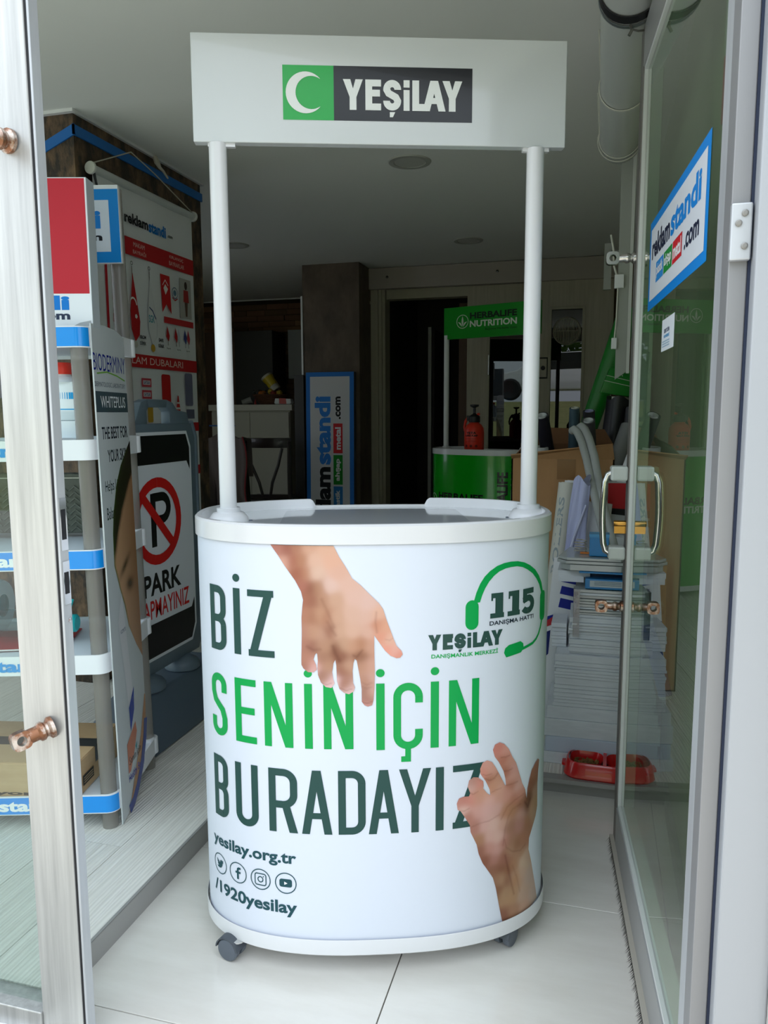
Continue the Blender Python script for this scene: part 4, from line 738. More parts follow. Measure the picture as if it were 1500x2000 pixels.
# ribbed rubber ramp on the middle shelf
rm = thing('rubber_ramp', 'dark grey ribbed rubber ramp with chevrons standing on the middle shelf', 'ramp', rk(-0.37, 0.27, 0.814), RZ)
RUB = mat('grey_green_rubber', '5c6058', 0.6, bump=(80, 0.2))
obj('slab', G().box(-0.16, 0, 0, 0.245, 0.05, 0.185), RUB, rm, bevel=0.004)
g = G()
for ix in range(10):
    for iz in range(8):
        cx_ = -0.145+ix*0.041; cz = 0.008+iz*0.018
        for s_ in (-1, 1):
            p = [(cx_, cz+0.014), (cx_+s_*0.017, cz), (cx_+s_*0.017, cz-0.004), (cx_, cz+0.010)]
            g.prism(p if s_ < 0 else p[::-1], -0.004, 0.001, 'y')
obj('tread_ribs', g, mat('rib_rubber', '6c7068', 0.5), rm, kind='stuff')
obj('metal_lip', G().box(-0.16, -0.002, 0.170, 0.245, 0.0, 0.173), ALU, rm)

# cardboard box on the lowest shelf
CARD = mat('cardboard', 'c0a27c', 0.75, vary=('b09069', 5, (1, 1, 4), 0.35, 0.7))
TAPE = mat('black_tape', '2c3133', 0.3)
cb = thing('cardboard_box', 'closed cardboard box with black printed tape on the lowest shelf of the rack', 'box', rk(-0.50, 0.0, 0.098), RZ-math.radians(4))
obj('carton', G().box(-0.10, 0, 0, 0.425, 0.29, 0.100), CARD, cb, bevel=0.002)
obj('flap', G().box(-0.098, 0.002, 0.1, 0.423, 0.1435, 0.1025), CARD, cb)
obj('flap', G().box(-0.098, 0.1465, 0.1, 0.423, 0.288, 0.1025), CARD, cb)
obj('tape', G().box(-0.099, 0.118, 0.1027, 0.427, 0.172, 0.1034).box(0.4255, 0.118, 0.055, 0.4262, 0.172, 0.1034), TAPE, cb)
a = Art(); a.text('buduyor', 0.02, 0.003, 0.30, 0.018, '3a3128', 1, 0.04); a.build('printed_graphics', cb, on_y(0.0), MATTP)
a = Art(); a.rect(0.03, 0.022, 0.10, 0.052, '26231f', 1)
for i in range(3): a.rect(0.036, 0.028+i*0.007, 0.094, 0.031+i*0.007, 'a89272', 2)
a.text('G', 0.125, 0.108, 0.165, 0.109, '2a2826', 1, 0.04)
a.build('printed_graphics', cb, on_x(0.4265), MATTP)
# jugs and the red booklet on the second shelf
TEAL = mat('teal_plastic', '12aeb4', 0.3); TEALC = panemat('teal_clear_bottle', '58c4c8', 1.45, extra=1.6)
bk = thing('red_booklet', 'glossy red booklet lying flat under the teal bottles', 'booklet', rk(-0.36, 0.13, 0.508), RZ)
obj('cover', G().box(-0.22, -0.09, 0, 0.225, 0.11, 0.004).xf(Matrix.Rotation(0.12, 4, 'Z')), mat('booklet_red', 'b01f2a', 0.3), bk, bevel=0.0005)
obj('page_edge', G().box(-0.22, -0.094, 0, 0.225, -0.090, 0.0035).xf(Matrix.Rotation(0.12, 4, 'Z')), mat('page_white', 'e8e4e0', 0.6), bk)
j1 = thing('teal_jug', 'large clear bottle of teal liquid lying on its side at the left, behind the window', 'bottle', rk(-0.60, 0.19, 0.605), RZ); j1_scale = 1.62
obj('body', G().lathe([(0.0, -0.10), (0.040, -0.10), (0.048, -0.09), (0.048, 0.11), (0.046, 0.12), (0.048, 0.125), (0.048, 0.14), (0.043, 0.152), (0.0, 0.154)], axis='x', n=28), TEALC, j1, smooth=True)
obj('liquid', G().lathe([(0.0, -0.095), (0.044, -0.09), (0.0455, -0.085), (0.0462, 0.148), (0.0, 0.150)], axis='x', n=24), mat('teal_liquid', '15a0a6', 0.25), j1, smooth=True)
obj('bottom_rim', G().lathe([(0.0485, 0.138), (0.0495, 0.146), (0.046, 0.153)], axis='x', n=28), mat('frosted_rim', 'b6d2da', 0.35), j1, smooth=True)
obj('barcode_label', G().box(0.04, -0.02, 0.0445, 0.10, 0.02, 0.0475), mat('label_white', 'dfe6e8', 0.5), j1)
obj('neck', G().lathe([(0.04, -0.10), (0.020, -0.13), (0.018, -0.15), (0.0, -0.15)], axis='x', n=20), TEAL, j1, smooth=True)
a = Art(); a.text('HYGIENE', -0.03, -0.022, 0.11, 0.010, 'a8e4e8', 1, 0.01)
a.build('printed_label', j1, lambda u, v, L: Vector((u, -math.sqrt(max(0.0488**2-v*v, 0)), v)), PRINT)
j1.scale = (1.62, 1.62, 1.62)
j2 = thing('spout_bottle', 'clear bottle with a turquoise spout cap lying on its side beside the rack post', 'bottle', rk(-0.190, 0.13, 0.566), RZ)
obj('body', G().lathe([(0.0, -0.15), (0.036, -0.15), (0.042, -0.14), (0.042, -0.02), (0.036, 0.0), (0.022, 0.016), (0.018, 0.026)], axis='x', n=26), panemat('clear_pet', 'd8ecee', 1.4), j2, smooth=True)
obj('cap', G().lathe([(0.0, 0.022), (0.024, 0.022), (0.026, 0.026), (0.026, 0.036), (0.021, 0.040), (0.021, 0.046), (0.0265, 0.048), (0.0265, 0.078), (0.022, 0.082), (0.0, 0.083)], axis='x', n=26), TEAL, j2, smooth=True)
obj('spout', G().tube([(0.042, -0.02, -0.022), (0.048, -0.012, 0.01), (0.062, -0.005, 0.045), (0.072, 0.0, 0.072)], [0.006, 0.006, 0.0055, 0.004], 10), TEAL, j2, smooth=True)

# =================================================================== SKIN-CARE BOARD beside the rack
bd = thing('skin_care_board', 'tall glossy printed board with a woman\'s face, standing along the right side of the rack', 'display board', rk(0.034, 0.004, 0.0), RZ+math.radians(90))
bd.rotation_euler = (-0.014, 0, RZ+math.radians(90))
BWD, BH = 0.262, 1.42
def bout(n=14):
    L_ = [(0.0, 0.0), (0.08, 0.01)] + [(0.08+0.182*math.sin(math.radians(q)), 0.30-0.29*math.cos(math.radians(q))) for q in range(8, 91, 9)]
    return L_ + [(BWD, 1.405), (0.20, 1.420), (0.10, 1.425), (0.0, 1.42)]
obj('board', G().prism(bout()[::-1], 0.0, 0.004, 'y'), mat('foam_board', 'cfd5d8', 0.3), bd)
a = Art(); a.poly(bout(), 'c9d0d3', 1)
# photograph: face edge, forehead, hair, eye
fo = [(BWD, 1.10), (0.225, 1.075), (0.165, 1.03), (0.120, 0.98), (0.080, 0.90), (0.065, 0.84), (0.060, 0.75), (0.075, 0.72), (0.095, 0.675), (0.125, 0.62), (0.150, 0.55), (0.210, 0.475), (0.235, 0.45), (BWD, 0.42)]
def blend(poly, fn, h=0.008, L=2):
    b_ = Art(); b_.poly(poly, 'ffffff', L); xs = [p[0] for p in poly]; ys = [p[1] for p in poly]
    return b_, ([min(xs)+h*i for i in range(1, int((max(xs)-min(xs))/h)+1)], [min(ys)+h*i for i in range(1, int((max(ys)-min(ys))/h)+1)], fn)
def face(X):
    u, v = X[:, 0], X[:, 1]; sk = np.array(lin('c69a76')); sh = np.array(lin('9c6e4c')); out = sk+(sh-sk)*np.clip((u-0.12)/0.16, 0, 1)[:, None]
    hair = np.zeros(len(u)); ed = np.interp(v, [.45, .475, .55, .62, .675, .72, .75, .84, .90, .98, 1.03, 1.075], [.235, .21, .15, .125, .095, .075, .06, .065, .08, .12, .165, .225])
    hw = 0.02+0.50*np.clip(v-0.76, 0, 0.4); hh = np.clip((hw-(u-ed))/0.025, 0, 1)*np.clip((v-0.74)/0.05, 0, 1); hair = np.maximum(hair*np.clip((v-0.80)/0.05, 0, 1), hh); st_ = 0.7+0.5*np.abs(np.sin((u*90+v*26)))
    hc = np.array(lin('2a2018'))[None]*st_[:, None]; out = out*(1-hair[:, None])+hc*hair[:, None]
    gl = np.clip((0.010-(u-ed))/0.006, 0, 1)*np.clip((v-0.50)/0.1, 0, 1)*0.7; out = out*(1-gl[:, None])+np.array(lin('4c6a2c'))*gl[:, None]
    eb = np.exp(-((u-0.150)/0.045)**2-(((v-0.735)-(u-0.150)*0.5)/0.014)**2); out *= (1-0.8*eb)[:, None]
    ey = np.exp(-((u-0.185)/0.032)**2-((v-0.672)/0.020)**2); out *= (1-0.85*ey)[:, None]
    li = np.exp(-((u-0.245)/0.018)**2-((v-0.40)/0.035)**2); out = out*(1-0.6*li[:, None])+np.array(lin('7a3a2c'))*0.6*li[:, None]
    return out
b_, gd = blend(fo, face); b_.build('printed_photo', bd, lambda u, v, L: Vector((u, -0.0005*L, v)), GLOSSP, gridded=gd)
a.text('BIODERMINY', -0.002, 1.298, 0.258, 1.345, '26308c', 2, 0.0).text('DERMATOLOGIC LABORATORY', 0.0, 1.255, 0.25, 1.268, '5c6672', 2, 0.0)
a.line([(0.02, 1.290), (0.10, 1.297), (0.18, 1.290), (0.25, 1.278)], 0.004, '7ab04c', 2)
a.rect(0.0, 1.185, BWD, 1.242, '3c5058', 2).text('WHITEPLUS', 0.035, 1.198, 0.240, 1.230, 'e8eaec', 3, 0.008)
a.text('THE BEST FOR', 0.03, 1.110, 0.245, 1.145, '1c2a38', 2, 0.015).text('YOUR SKIN', 0.065, 1.045, 0.235, 1.080, '1c2a38', 2, 0.015)
a.text('Helps Lighten And', 0.03, 0.955, 0.262, 0.995, '2c3a44', 2, 0.0).text('Balance Skin Tone', 0.03, 0.885, 0.262, 0.920, '2c3a44', 2, 0.0)
a.poly([(0.06, 0.585), (0.105, 0.66), (0.155, 0.31), (0.12, 0.23)], 'd8dade', 3).text('KOZMETİK', 0.075, 0.545, 0.12, 0.56, '4c5c7c', 4, 0.0).poly([(0.105, 0.31), (0.158, 0.36), (0.150, 0.29), (0.110, 0.235)], '1c3ca0', 4)
a.poly([(0.07, 0.21), (0.115, 0.23), (0.155, 0.25), (0.163, 0.215), (0.135, 0.17), (0.09, 0.12), (0.07, 0.12)], 'c8785c', 3).poly([(0.142, 0.175), (0.160, 0.185), (0.152, 0.160)], '4c9ca0', 4)
fz = [(0.0, 0.0), (0.08, 0.01)] + [(0.08+0.182*math.sin(math.radians(q)), 0.30-0.29*math.cos(math.radians(q))) for q in range(8, 91, 9)]
a.poly([(0.055, 0.005), *fz[1:], (0.255, 0.30), (0.20, 0.19), (0.13, 0.10)], 'b8845c', 3)
a.line([(0.06, 0.012), (0.10, 0.022), (0.14, 0.045), (0.19, 0.09), (0.235, 0.165), (0.252, 0.22)], 0.032, '1c3c94', 4)
a.text('Senin için', 0.08, 0.135, 0.19, 0.165, '3a3440', 4, 0.0).text('Healthy Beauty', 0.07, 0.085, 0.22, 0.115, '3c3ca4', 4, 0.01)
a.build('printed_graphics', bd, lambda u, v, L: Vector((u, -0.0004*L, v)), GLOSSP)

# =================================================================== NO-PARKING FLOOR SIGN
sg = thing('floor_sign', 'grey plastic no-parking floor sign with a red and black P symbol on a filled base', 'sign', (-1.56, 2.495, PZ), math.radians(90))
GP = mat('blue_grey_plastic', '5c6c78', 0.45); GPD = mat('blue_grey_plastic_base', '52616f', 0.5, bump=(150, 0.1))
W2 = 0.262
fo_ = [(-W2+0.03, 0.235), (W2-0.03, 0.235), (W2, 0.29), (W2, 1.09), (W2-0.028, 1.165), (0.10, 1.180), (0.085, 1.20), (0.06, 1.228), (-0.06, 1.228), (-0.085, 1.20), (-0.10, 1.180), (-W2+0.028, 1.165), (-W2, 1.09), (-W2, 0.29)]
win_ = [(-0.072, 1.158), (0.040, 1.158), (0.058, 1.170), (0.050, 1.195), (0.03, 1.205), (-0.06, 1.205), (-0.072, 1.19)]
# frame plate with an open grip: two halves joined round the grip hole
g = G(); g.prism([(-W2+0.03, 0.235), (W2-0.03, 0.235), (W2, 0.29), (W2, 1.09), (W2-0.028, 1.145), (-W2+0.028, 1.145), (-W2, 1.09), (-W2, 0.29)], -0.022, 0.022, 'y')
g.prism([(-0.16, 1.14), (-0.075, 1.14), (-0.075, 1.19), (-0.062, 1.203), (-0.07, 1.232), (-0.11, 1.222), (-0.13, 1.19)], -0.020, 0.020, 'y')
g.prism([(0.075, 1.14), (W2-0.045, 1.14), (W2-0.06, 1.185), (0.13, 1.195), (0.10, 1.222), (0.062, 1.232), (0.055, 1.203), (0.075, 1.188)], -0.020, 0.020, 'y')
g.prism([(-0.07, 1.203), (0.062, 1.203), (0.07, 1.232), (-0.08, 1.232)], -0.018, 0.018, 'y')
obj('panel', g, GP, sg, bevel=0.005, smooth=True)
obj('edge_tube', G().tube([(W2-0.005, -0.012, 0.30), (W2-0.005, -0.012, 1.09), (W2-0.032, -0.012, 1.148)], 0.015, 12), GP, sg, smooth=True)
a = Art(); c1 = 0.035; U = 0.212
oc_ = [(-U+c1, 0.285), (U-c1, 0.285), (U, 0.345), (U, 1.055), (U-c1*0.8, 1.115), (-U+c1*0.8, 1.115), (-U, 1.055), (-U, 0.345)]
a.poly(oc_, 'd5dae0', 1)
i_ = 0.012
a.poly([(-U+i_, 0.985), (-U+i_, 1.05), (-U+0.035, 1.103), (U-0.035, 1.103), (U-i_, 1.05), (U-i_, 0.965), (U-0.035, 1.000), (-U+0.035, 1.000)], '0c0c0e', 2)
a.poly([(-U+i_, 0.455), (-U+0.035, 0.420), (U-0.035, 0.420), (U-i_, 0.455), (U-i_, 0.352), (U-0.04, 0.297), (-U+0.04, 0.297), (-U+i_, 0.352)][::-1], '151214', 2)
P0, PZc, PR = -0.04, 0.792, 0.160
a.ring(P0, PZc, PR-0.018, 0.036, 'c41818', 4)
a.poly([(-0.085, 0.70), (-0.052, 0.70), (-0.052, 0.895), (-0.085, 0.895)], '0c0c0e', 2)
a.line([(-0.07, 0.880), (-0.01, 0.880)]+arc(-0.01, 0.838, 0.044, 0.042, 90, -90, 10)+[(-0.07, 0.796)], 0.032, '0c0c0e', 2)
a.line([(P0-0.112, PZc+0.112), (P0+0.112, PZc-0.112)], 0.034, 'c41818', 5)
a.text('PARK', -0.150, 0.525, 0.105, 0.605, '0c0c0e', 2, 0.03).text('YAPMAYINIZ', -0.195, 0.440, 0.160, 0.508, 'c41818', 2, 0.012)
a.build('printed_graphics', sg, on_y(-0.022), PRINT)
g = G(); bx0, bx1 = -0.32, 0.42
v = [(bx0, -0.125, 0), (bx1, -0.125, 0), (bx1, 0.15, 0), (bx0, 0.15, 0), (bx0+0.03, -0.105, 0.09), (bx1-0.03, -0.105, 0.09), (bx1-0.03, 0.13, 0.09), (bx0+0.03, 0.13, 0.09), (bx0+0.10, -0.055, 0.185), (bx1-0.10, -0.055, 0.185), (bx1-0.10, 0.08, 0.185), (bx0+0.10, 0.08, 0.185)]
g.add(v, [(0, 3, 2, 1), (0, 1, 5, 4), (1, 2, 6, 5), (2, 3, 7, 6), (3, 0, 4, 7), (4, 5, 9, 8), (5, 6, 10, 9), (6, 7, 11, 10), (7, 4, 8, 11), (8, 9, 10, 11)])
obj('base', g, GPD, sg, bevel=0.012, smooth=True, seg=3)
for q in (-0.13, 0.12): obj('foot_puck', G().lathe([(0.0, 0.183), (0.060, 0.183), (0.068, 0.190), (0.068, 0.208), (0.058, 0.222), (0.03, 0.238), (0.0, 0.240)], (q, -0.005, 0), n=28), GP, sg, smooth=True)

# =================================================================== HANGING POSTER on the column
po = thing('hanging_poster', 'long white roller poster with red bands and flag pictures, hung on the slate column', 'poster', (-2.045, 2.885, 0), 0)
PWD = 0.80; S0 = -2.885
sheet = G(); nn = 16
vs = []; fs = []
for i in range(nn+1):
    for z in (0.22, 2.235): vs.append((0.004*math.sin(i*0.9), PWD*i/nn, z))
for i in range(nn): fs.append((2*i, 2*i+2, 2*i+3, 2*i+1))
for i in range(nn+1):
    for z in (0.22, 2.235): vs.append((0.004*math.sin(i*0.9)-0.001, PWD*i/nn, z))
o2 = 2*(nn+1)
for i in range(nn): fs.append((o2+2*i, o2+2*i+1, o2+2*i+3, o2+2*i+2))
obj('sheet', sheet.add(vs, fs), mat('poster_vinyl', 'd6d8da', 0.5), po, smooth=True)
obj('top_roller', G().tube([(0.003, -0.012, 2.245), (0.003, PWD+0.012, 2.245)], 0.017, 16), mat('roller_white', 'c2c6c6', 0.4), po, smooth=True)
for q in (-0.02, PWD+0.012): obj('roller_cap', G().lathe([(0.0, 0), (0.024, 0.0), (0.026, 0.003), (0.026, 0.010), (0.0, 0.012)], (0.003, q, 2.245), axis='y', n=20), mat('cap_white', 'cfd0cc', 0.4), po, smooth=True)
cord = mat('white_cord', 'b9b4a8', 0.7)
obj('cord', G().tube([(0.004, -0.012, 2.262), (0.012, 0.27, 2.392), (0.012, 0.46, 2.352), (0.004, PWD+0.016, 2.262)], 0.0028, 6), cord, po)
obj('black_cord', G().tube([(0.006, 0.0, 2.24), (0.008, 0.02, 2.17), (0.008, 0.025, 2.05)], 0.005, 6), GASK, po)
obj('cord_knot', G().tube([(0.01, 0.47, 2.43), (0.025, 0.46, 2.405), (0.02, 0.49, 2.39), (0.015, 0.53, 2.385), (0.02, 0.56, 2.36)], [0.012, 0.014, 0.008, 0.006, 0.004], 8), cord, po)
a = Art(); R1, R2 = 'b01c20', 'd4d6d8'
a.text('reklam', 0.205, 2.082, 0.392, 2.130, '14161c', 2, 0.035).text('standi', 0.396, 2.078, 0.545, 2.132, '0c6ab8', 2, 0.035).text('.com', 0.560, 2.088, 0.605, 2.100, '14161c', 2, 0.035)
a.rect(0.20, 1.945, PWD, 2.022, R1, 1).text('MAKAM', 0.265, 1.988, 0.355, 2.008, 'd8b8b0', 2, 0.0).text('BAYRAĞI', 0.260, 1.957, 0.365, 1.980, 'd8b8b0', 2, 0.0)
a.text('KIRLANGIÇ', 0.570, 1.990, 0.70, 2.008, 'd8b8b0', 2, 0.0).text('BAYRAKLAR', 0.565, 1.960, 0.705, 1.980, 'd8b8b0', 2, 0.0)
a.rect(0.045, 1.28, 0.062, 1.92, 'b8202a', 1)
for i, ch in enumerate('BAYRAK'): a.text(ch, 0.090, 1.868-i*0.046, 0.140, 1.905-i*0.046, 'a0141c', 2, 0.06)
a.text('BURADA', 0.078, 1.578, 0.165, 1.596, '3a1420', 2, 0.05)
# pennant flags on poles
for fx, c_ in ((0.235, R1), (0.375, 'd2d4d6')):
    a.line([(fx+0.010, 1.90), (fx+0.014, 1.55)], 0.004, '4a3a2c', 1); a.ring(fx+0.010, 1.912, 0.008, 0.003, '3a3a38', 1, n=10)
    fp = [(fx+0.012, 1.872), (fx+0.030, 1.79), (fx+0.058, 1.66), (fx+0.050, 1.60), (fx+0.014, 1.565), (fx-0.012, 1.62), (fx-0.016, 1.70), (fx, 1.80)]
    if c_ != R1: a.poly([(p[0]+(p[0]-fx-0.015)*0.08, p[1]) for p in fp], 'a4a8ac', 2)
    a.poly(fp, c_, 3)
a.line(arc(0.242, 1.715, 0.030, 0.045, 160, 20, 8), 0.008, 'e0dcd8', 4); a.disc(0.262, 1.680, 0.011, 'e0dcd8', 4, n=5)
a.line([(0.372, 1.735), (0.40, 1.720), (0.425, 1.685)], 0.006, '22366c', 4).text('SGK', 0.365, 1.665, 0.415, 1.70, '3c8c9c', 4, 0.02)
a.disc(0.250, 1.555, 0.016, 'b8b6ae', 3).disc(0.392, 1.548, 0.018, 'b8902c', 3)
a.text('KROM', 0.285, 1.583, 0.335, 1.600, '1c1c20', 2, 0.03).text('DİREK', 0.285, 1.556, 0.335, 1.576, '1c1c20', 2, 0.03).text('SARI', 0.445, 1.583, 0.485, 1.600, '1c1c20', 2, 0.03).text('DİREK', 0.440, 1.556, 0.490, 1.576, '1c1c20', 2, 0.03)
a.poly([(0.478, 1.905), (0.562, 1.905), (0.570, 1.725), (0.525, 1.768), (0.488, 1.725)][::-1], 'c01c20', 2).line([(0.496, 1.855), (0.520, 1.882), (0.546, 1.858)], 0.004, 'e4dcd8', 3).poly([(0.520, 1.812), (0.544, 1.842), (0.520, 1.862), (0.503, 1.842)], 'e4dcd8', 3)
a.ring(0.607, 1.832, 0.026, 0.004, '3c5878', 2).disc(0.607, 1.832, 0.014, '5c7890', 2).line([(0.582, 1.808), (0.607, 1.796), (0.632, 1.808)], 0.006, 'b03030', 2)
a.rect(0.655, 1.72, 0.765, 1.915, 'a4a29c', 1).poly([(0.692, 1.86), (0.736, 1.86), (0.742, 1.80), (0.688, 1.80)], '9c2a28', 2).disc(0.714, 1.882, 0.014, '3a2c28', 2, 0.020).poly([(0.698, 1.80), (0.730, 1.80), (0.722, 1.73), (0.706, 1.73)], '5c4438', 2)
a.rect(0.50, 1.678, 0.78, 1.708, 'b82c30', 1)
for i, (fx, c_) in enumerate(((0.525, R1), (0.600, R1), (0.628, 'bcc4cc'), (0.69, '2c3c7c'), (0.722, 'b03a44'))):
    a.poly([(fx, 1.665), (fx+0.018, 1.62), (fx+0.010, 1.590), (fx-0.012, 1.615)], c_, 2); a.line([(fx+0.004, 1.60), (fx+0.004, 1.572)], 0.003, '2c2c2c', 1)
for fx in (0.515, 0.610, 0.70): a.text('bayrak', fx, 1.552, fx+0.035, 1.562, '2c2c2c', 2, 0.0)
a.rect(0.02, 1.452, PWD, 1.512, R1, 1).text('REKLAM DUBALARI', 0.10, 1.468, 0.66, 1.500, 'dcc0b8', 2, 0.0)
for zz, c_ in ((1.385, '3c4c7c'), (1.330, '3c4c7c')): a.rect(0.285, zz-0.02, 0.365, zz+0.02, 'b8404c', 1).rect(0.295, zz-0.010, 0.355, zz+0.010, 'd8ccd0', 2).text('SATILIK', 0.30, zz-0.007, 0.352, zz+0.007, c_, 3, 0.03)
a.rrect(0.455, 1.255, 0.535, 1.430, 0.012, 'b81c1c', 1).rect(0.475, 1.22, 0.515, 1.26, '8c1818', 1).rrect(0.325, 1.20, 0.370, 1.30, 0.008, 'b8902c', 1)
a.poly([(0.575, 1.235), (0.625, 1.235), (0.606, 1.33), (0.598, 1.33)], 'b82420', 1).rect(0.580, 1.262, 0.620, 1.272, 'dcd6d2', 2).rect(0.586, 1.290, 0.614, 1.298, 'dcd6d2', 2).rect(0.565, 1.225, 0.635, 1.236, '241c1c', 1)
a.rrect(0.675, 1.280, 0.750, 1.445, 0.012, '6c6c84', 1).rect(0.680, 1.215, 0.760, 1.262, '5c5c70', 1)
a.rect(0.02, 1.150, PWD, 1.195, R1, 1).text('BRANDALAR', 0.38, 1.16, 0.76, 1.185, 'dcc0b8', 2, 0.0)
a.rect(0.690, 1.02, 0.755, 1.14, 'a49ca4', 1).line([(0.69, 1.02), (0.755, 1.0), (0.70, 0.98)], 0.004, '7c7c80', 1).line([(0.75, 1.14), (0.765, 0.97)], 0.004, '7c7c80', 1)
a.rect(0.02, 0.925, PWD, 0.972, R1, 1)
a.build('printed_graphics', po, lambda u, v, L: Vector((0.0055+0.0005*L, u, v)), MATTP)
# blue ribbon round the column
obj('blue_ribbon', G().prism([(-2.062, 2.355), (-2.062, 2.397), (-2.50, 2.22), (-2.50, 2.18)], 2.802, 2.809, 'y').box(-2.070, 2.802, 2.355, -2.062, 3.848, 2.395), mat('blue_ribbon', '1566b4', 0.5), kind='structure').name = 'trim_8'

# =================================================================== RIGHT: PILE OF SHEETS, ROLLS, BOXES
FOAM = mat('white_foam_sheet', 'dde2e8', 0.55, vary=('ccd2d8', 12, (1, 1, 6), 0.3, 0.7)); FOAMB = mat('bluish_foam_sheet', 'c0cbdc', 0.5); FOAMD = mat('foam_cut_top', 'a39c94', 0.7)
PLEX = mat('grey_plexiglass', 'a4abaa', 0.2, coat=0.4); BLP = mat('blue_film', '1478b4', 0.35)
rp_ = random.Random(11)
ORD = 'lowest second third fourth fifth sixth seventh eighth ninth tenth eleventh twelfth thirteenth fourteenth fifteenth sixteenth seventeenth eighteenth nineteenth twentieth'.split()
_cnt = {}
def sheet(name, label, group, x0, x1, y0, y1, z, h, m, rz=0.0):
    n_ = _cnt.get(group, 0); _cnt[group] = n_+1; label = label % ORD[n_]
    o = obj(name, G().box(-(x1-x0)/2, -(y1-y0)/2, 0, (x1-x0)/2, (y1-y0)/2, h), m, None, loc=((x0+x1)/2, (y0+y1)/2, z), rot=(0, 0, rz), bevel=min(0.0012, h*0.2), seg=1)
    return tag(o, label, 'sheet', group)
z = PZ+0.001
for i in range(4):      # broad thick sheets at the bottom
    h = (0.040, 0.052, 0.060, 0.044)[i]; dx = (0.0, 0.008, 0.002, 0.010)[i]
    sheet('foam_block', '%s broad thick white foam block counting up from the floor behind the pet bowl', 'thick foam blocks at the foot of the pile', -0.147+dx, 0.228-dx, 2.535+0.004*i, 2.78, z, h, FOAMB if i in (1,) else FOAM, rp_.uniform(-0.01, 0.01)); z += h+0.0006
while z < 0.435:
    h = rp_.choice((0.010, 0.013, 0.018, 0.024)); sheet('foam_sheet', '%s white foam sheet counting up from the thick blocks of the pile', 'white foam sheets in the lower half of the pile', -0.118+rp_.uniform(-0.006, 0.008), 0.205+rp_.uniform(-0.012, 0.01), 2.548+rp_.uniform(-0.005, 0.006), 2.78, z, h, FOAM, rp_.uniform(-0.015, 0.015)); z += h+0.0006
zA = z
while z < 0.555:
    h = rp_.choice((0.008, 0.011, 0.016)); sheet('foam_sheet', '%s narrower white foam sheet counting up through the middle of the pile', 'white foam sheets in the middle of the pile', -0.070+rp_.uniform(-0.005, 0.006), 0.165+rp_.uniform(-0.01, 0.01), 2.56+rp_.uniform(-0.004, 0.006), 2.77, z, h, FOAM, rp_.uniform(-0.02, 0.02)); z += h+0.0006
z2 = zA
while z2 < 0.515:
    h = rp_.choice((0.010, 0.015)); sheet('foam_offcut', '%s small white foam offcut in the little stack on the pile\'s left shoulder', 'foam offcuts on the left shoulder of the pile', -0.132+rp_.uniform(-0.004, 0.004), -0.082, 2.63+rp_.uniform(-0.005, 0.005), 2.76, z2, h, FOAM, 0); z2 += h+0.0006
while z < 0.660:
    h = rp_.choice((0.006, 0.008, 0.010)); sheet('clear_sheet', '%s thin grey plastic sheet counting up the bubble-wrapped stack', 'thin clear sheets in the bubble-wrapped stack', -0.052+rp_.uniform(-0.004, 0.006), 0.150+rp_.uniform(-0.01, 0.01), 2.565+rp_.uniform(-0.004, 0.006), 2.77, z, h, PLEX if rp_.random() < 0.6 else FOAM, rp_.uniform(-0.02, 0.02)); z += h+0.0012
zw = z
g = G(); bu = random.Random(4)
for i in range(14):
    for k in range(3):
        cz = 0.505+i*0.0115; g.lathe([(0.0045, 0.0), (0.0038, 0.002), (0.0, 0.003)], (-0.058-0.0015+0.0*k, 2.575+k*0.011, cz), axis='x', n=8)
bw = obj('bubble_wrap', G().box(-0.0600, 2.556, 0.500, -0.0585, 2.62, zw).box(-0.0600, 2.5545, 0.500, -0.040, 2.556, zw), panemat('bubble_film', 'd2d6d8', 1.4, rough=0.2, extra=3.0)); tag(bw, 'strip of bubble wrap round the left edge of the upper stack', 'bubble wrap')
bb = obj('bubbles', g.xf(Matrix.Translation((-0.0015, 0, 0))), mat('bubble_gloss', 'b4b8ba', 0.2), bw, kind='stuff')
b1 = thing('blue_wrapped_pack', 'blue film-wrapped pack with a white printed label near the top of the pile', 'package', (0.03, 2.70, zw+0.001))
obj('pack', G().box(-0.055, -0.13, 0, 0.115, 0.08, 0.034), BLP, b1, bevel=0.003)
a = Art(); a.rect(-0.040, 0.008, 0.085, 0.029, 'b9c4c8', 1)
for q in (0.024, 0.019, 0.014): a.rect(-0.026, q, 0.06, q+0.0018, '6c7c88', 2)
a.build('printed_label', b1, on_y(-0.13), MATTP)
zt = zw+0.036
tag(obj('white_tray', G().box(-0.115, 2.60, zt, -0.010, 2.78, zt+0.018).box(-0.112, 2.598, zt-0.02, -0.03, 2.602, zt), FOAM), 'white flat tray sticking out left under the blue sheet', 'tray')
tag(obj('blue_sheet', G().box(-0.045, 2.565, zt+0.0185, 0.15, 2.78, zt+0.0235), BLP), 'thin blue sheet under the grey plates on top of the pile', 'sheet'); zt += 0.0245
GL = [('thick pale grey plate with a clipped corner, lowest of the three top plates', 0.020, -0.105, 0.10), ('grey plexiglass plate in the middle of the three top plates of the pile', 0.010, -0.118, 0.105), ('grey plexiglass plate on the very top of the pile', 0.009, -0.114, 0.098)]
for lb, h, xa, xb in GL:
    tag(obj('plexiglass_plate', G().prism([(xa, 2.60), (xa+0.03, 2.57), (xb-0.012, 2.57), (xb, 2.585), (xb, 2.78), (xa+0.03, 2.78)], zt, zt+h), PLEX, bevel=0.001, seg=1), lb, 'plate'); zt += h+0.002
bc = thing('blue_box', 'small blue box standing on top of the sheet pile', 'box', (0.015, 2.62, zt))
obj('box', G().box(-0.030, -0.02, 0, 0.032, 0.03, 0.074), BLP, bc, bevel=0.002); obj('lid_edge', G().box(-0.031, -0.0208, 0.064, 0.033, 0.0308, 0.0745), mat('blue_film_light', '2a8cc0', 0.3), bc)
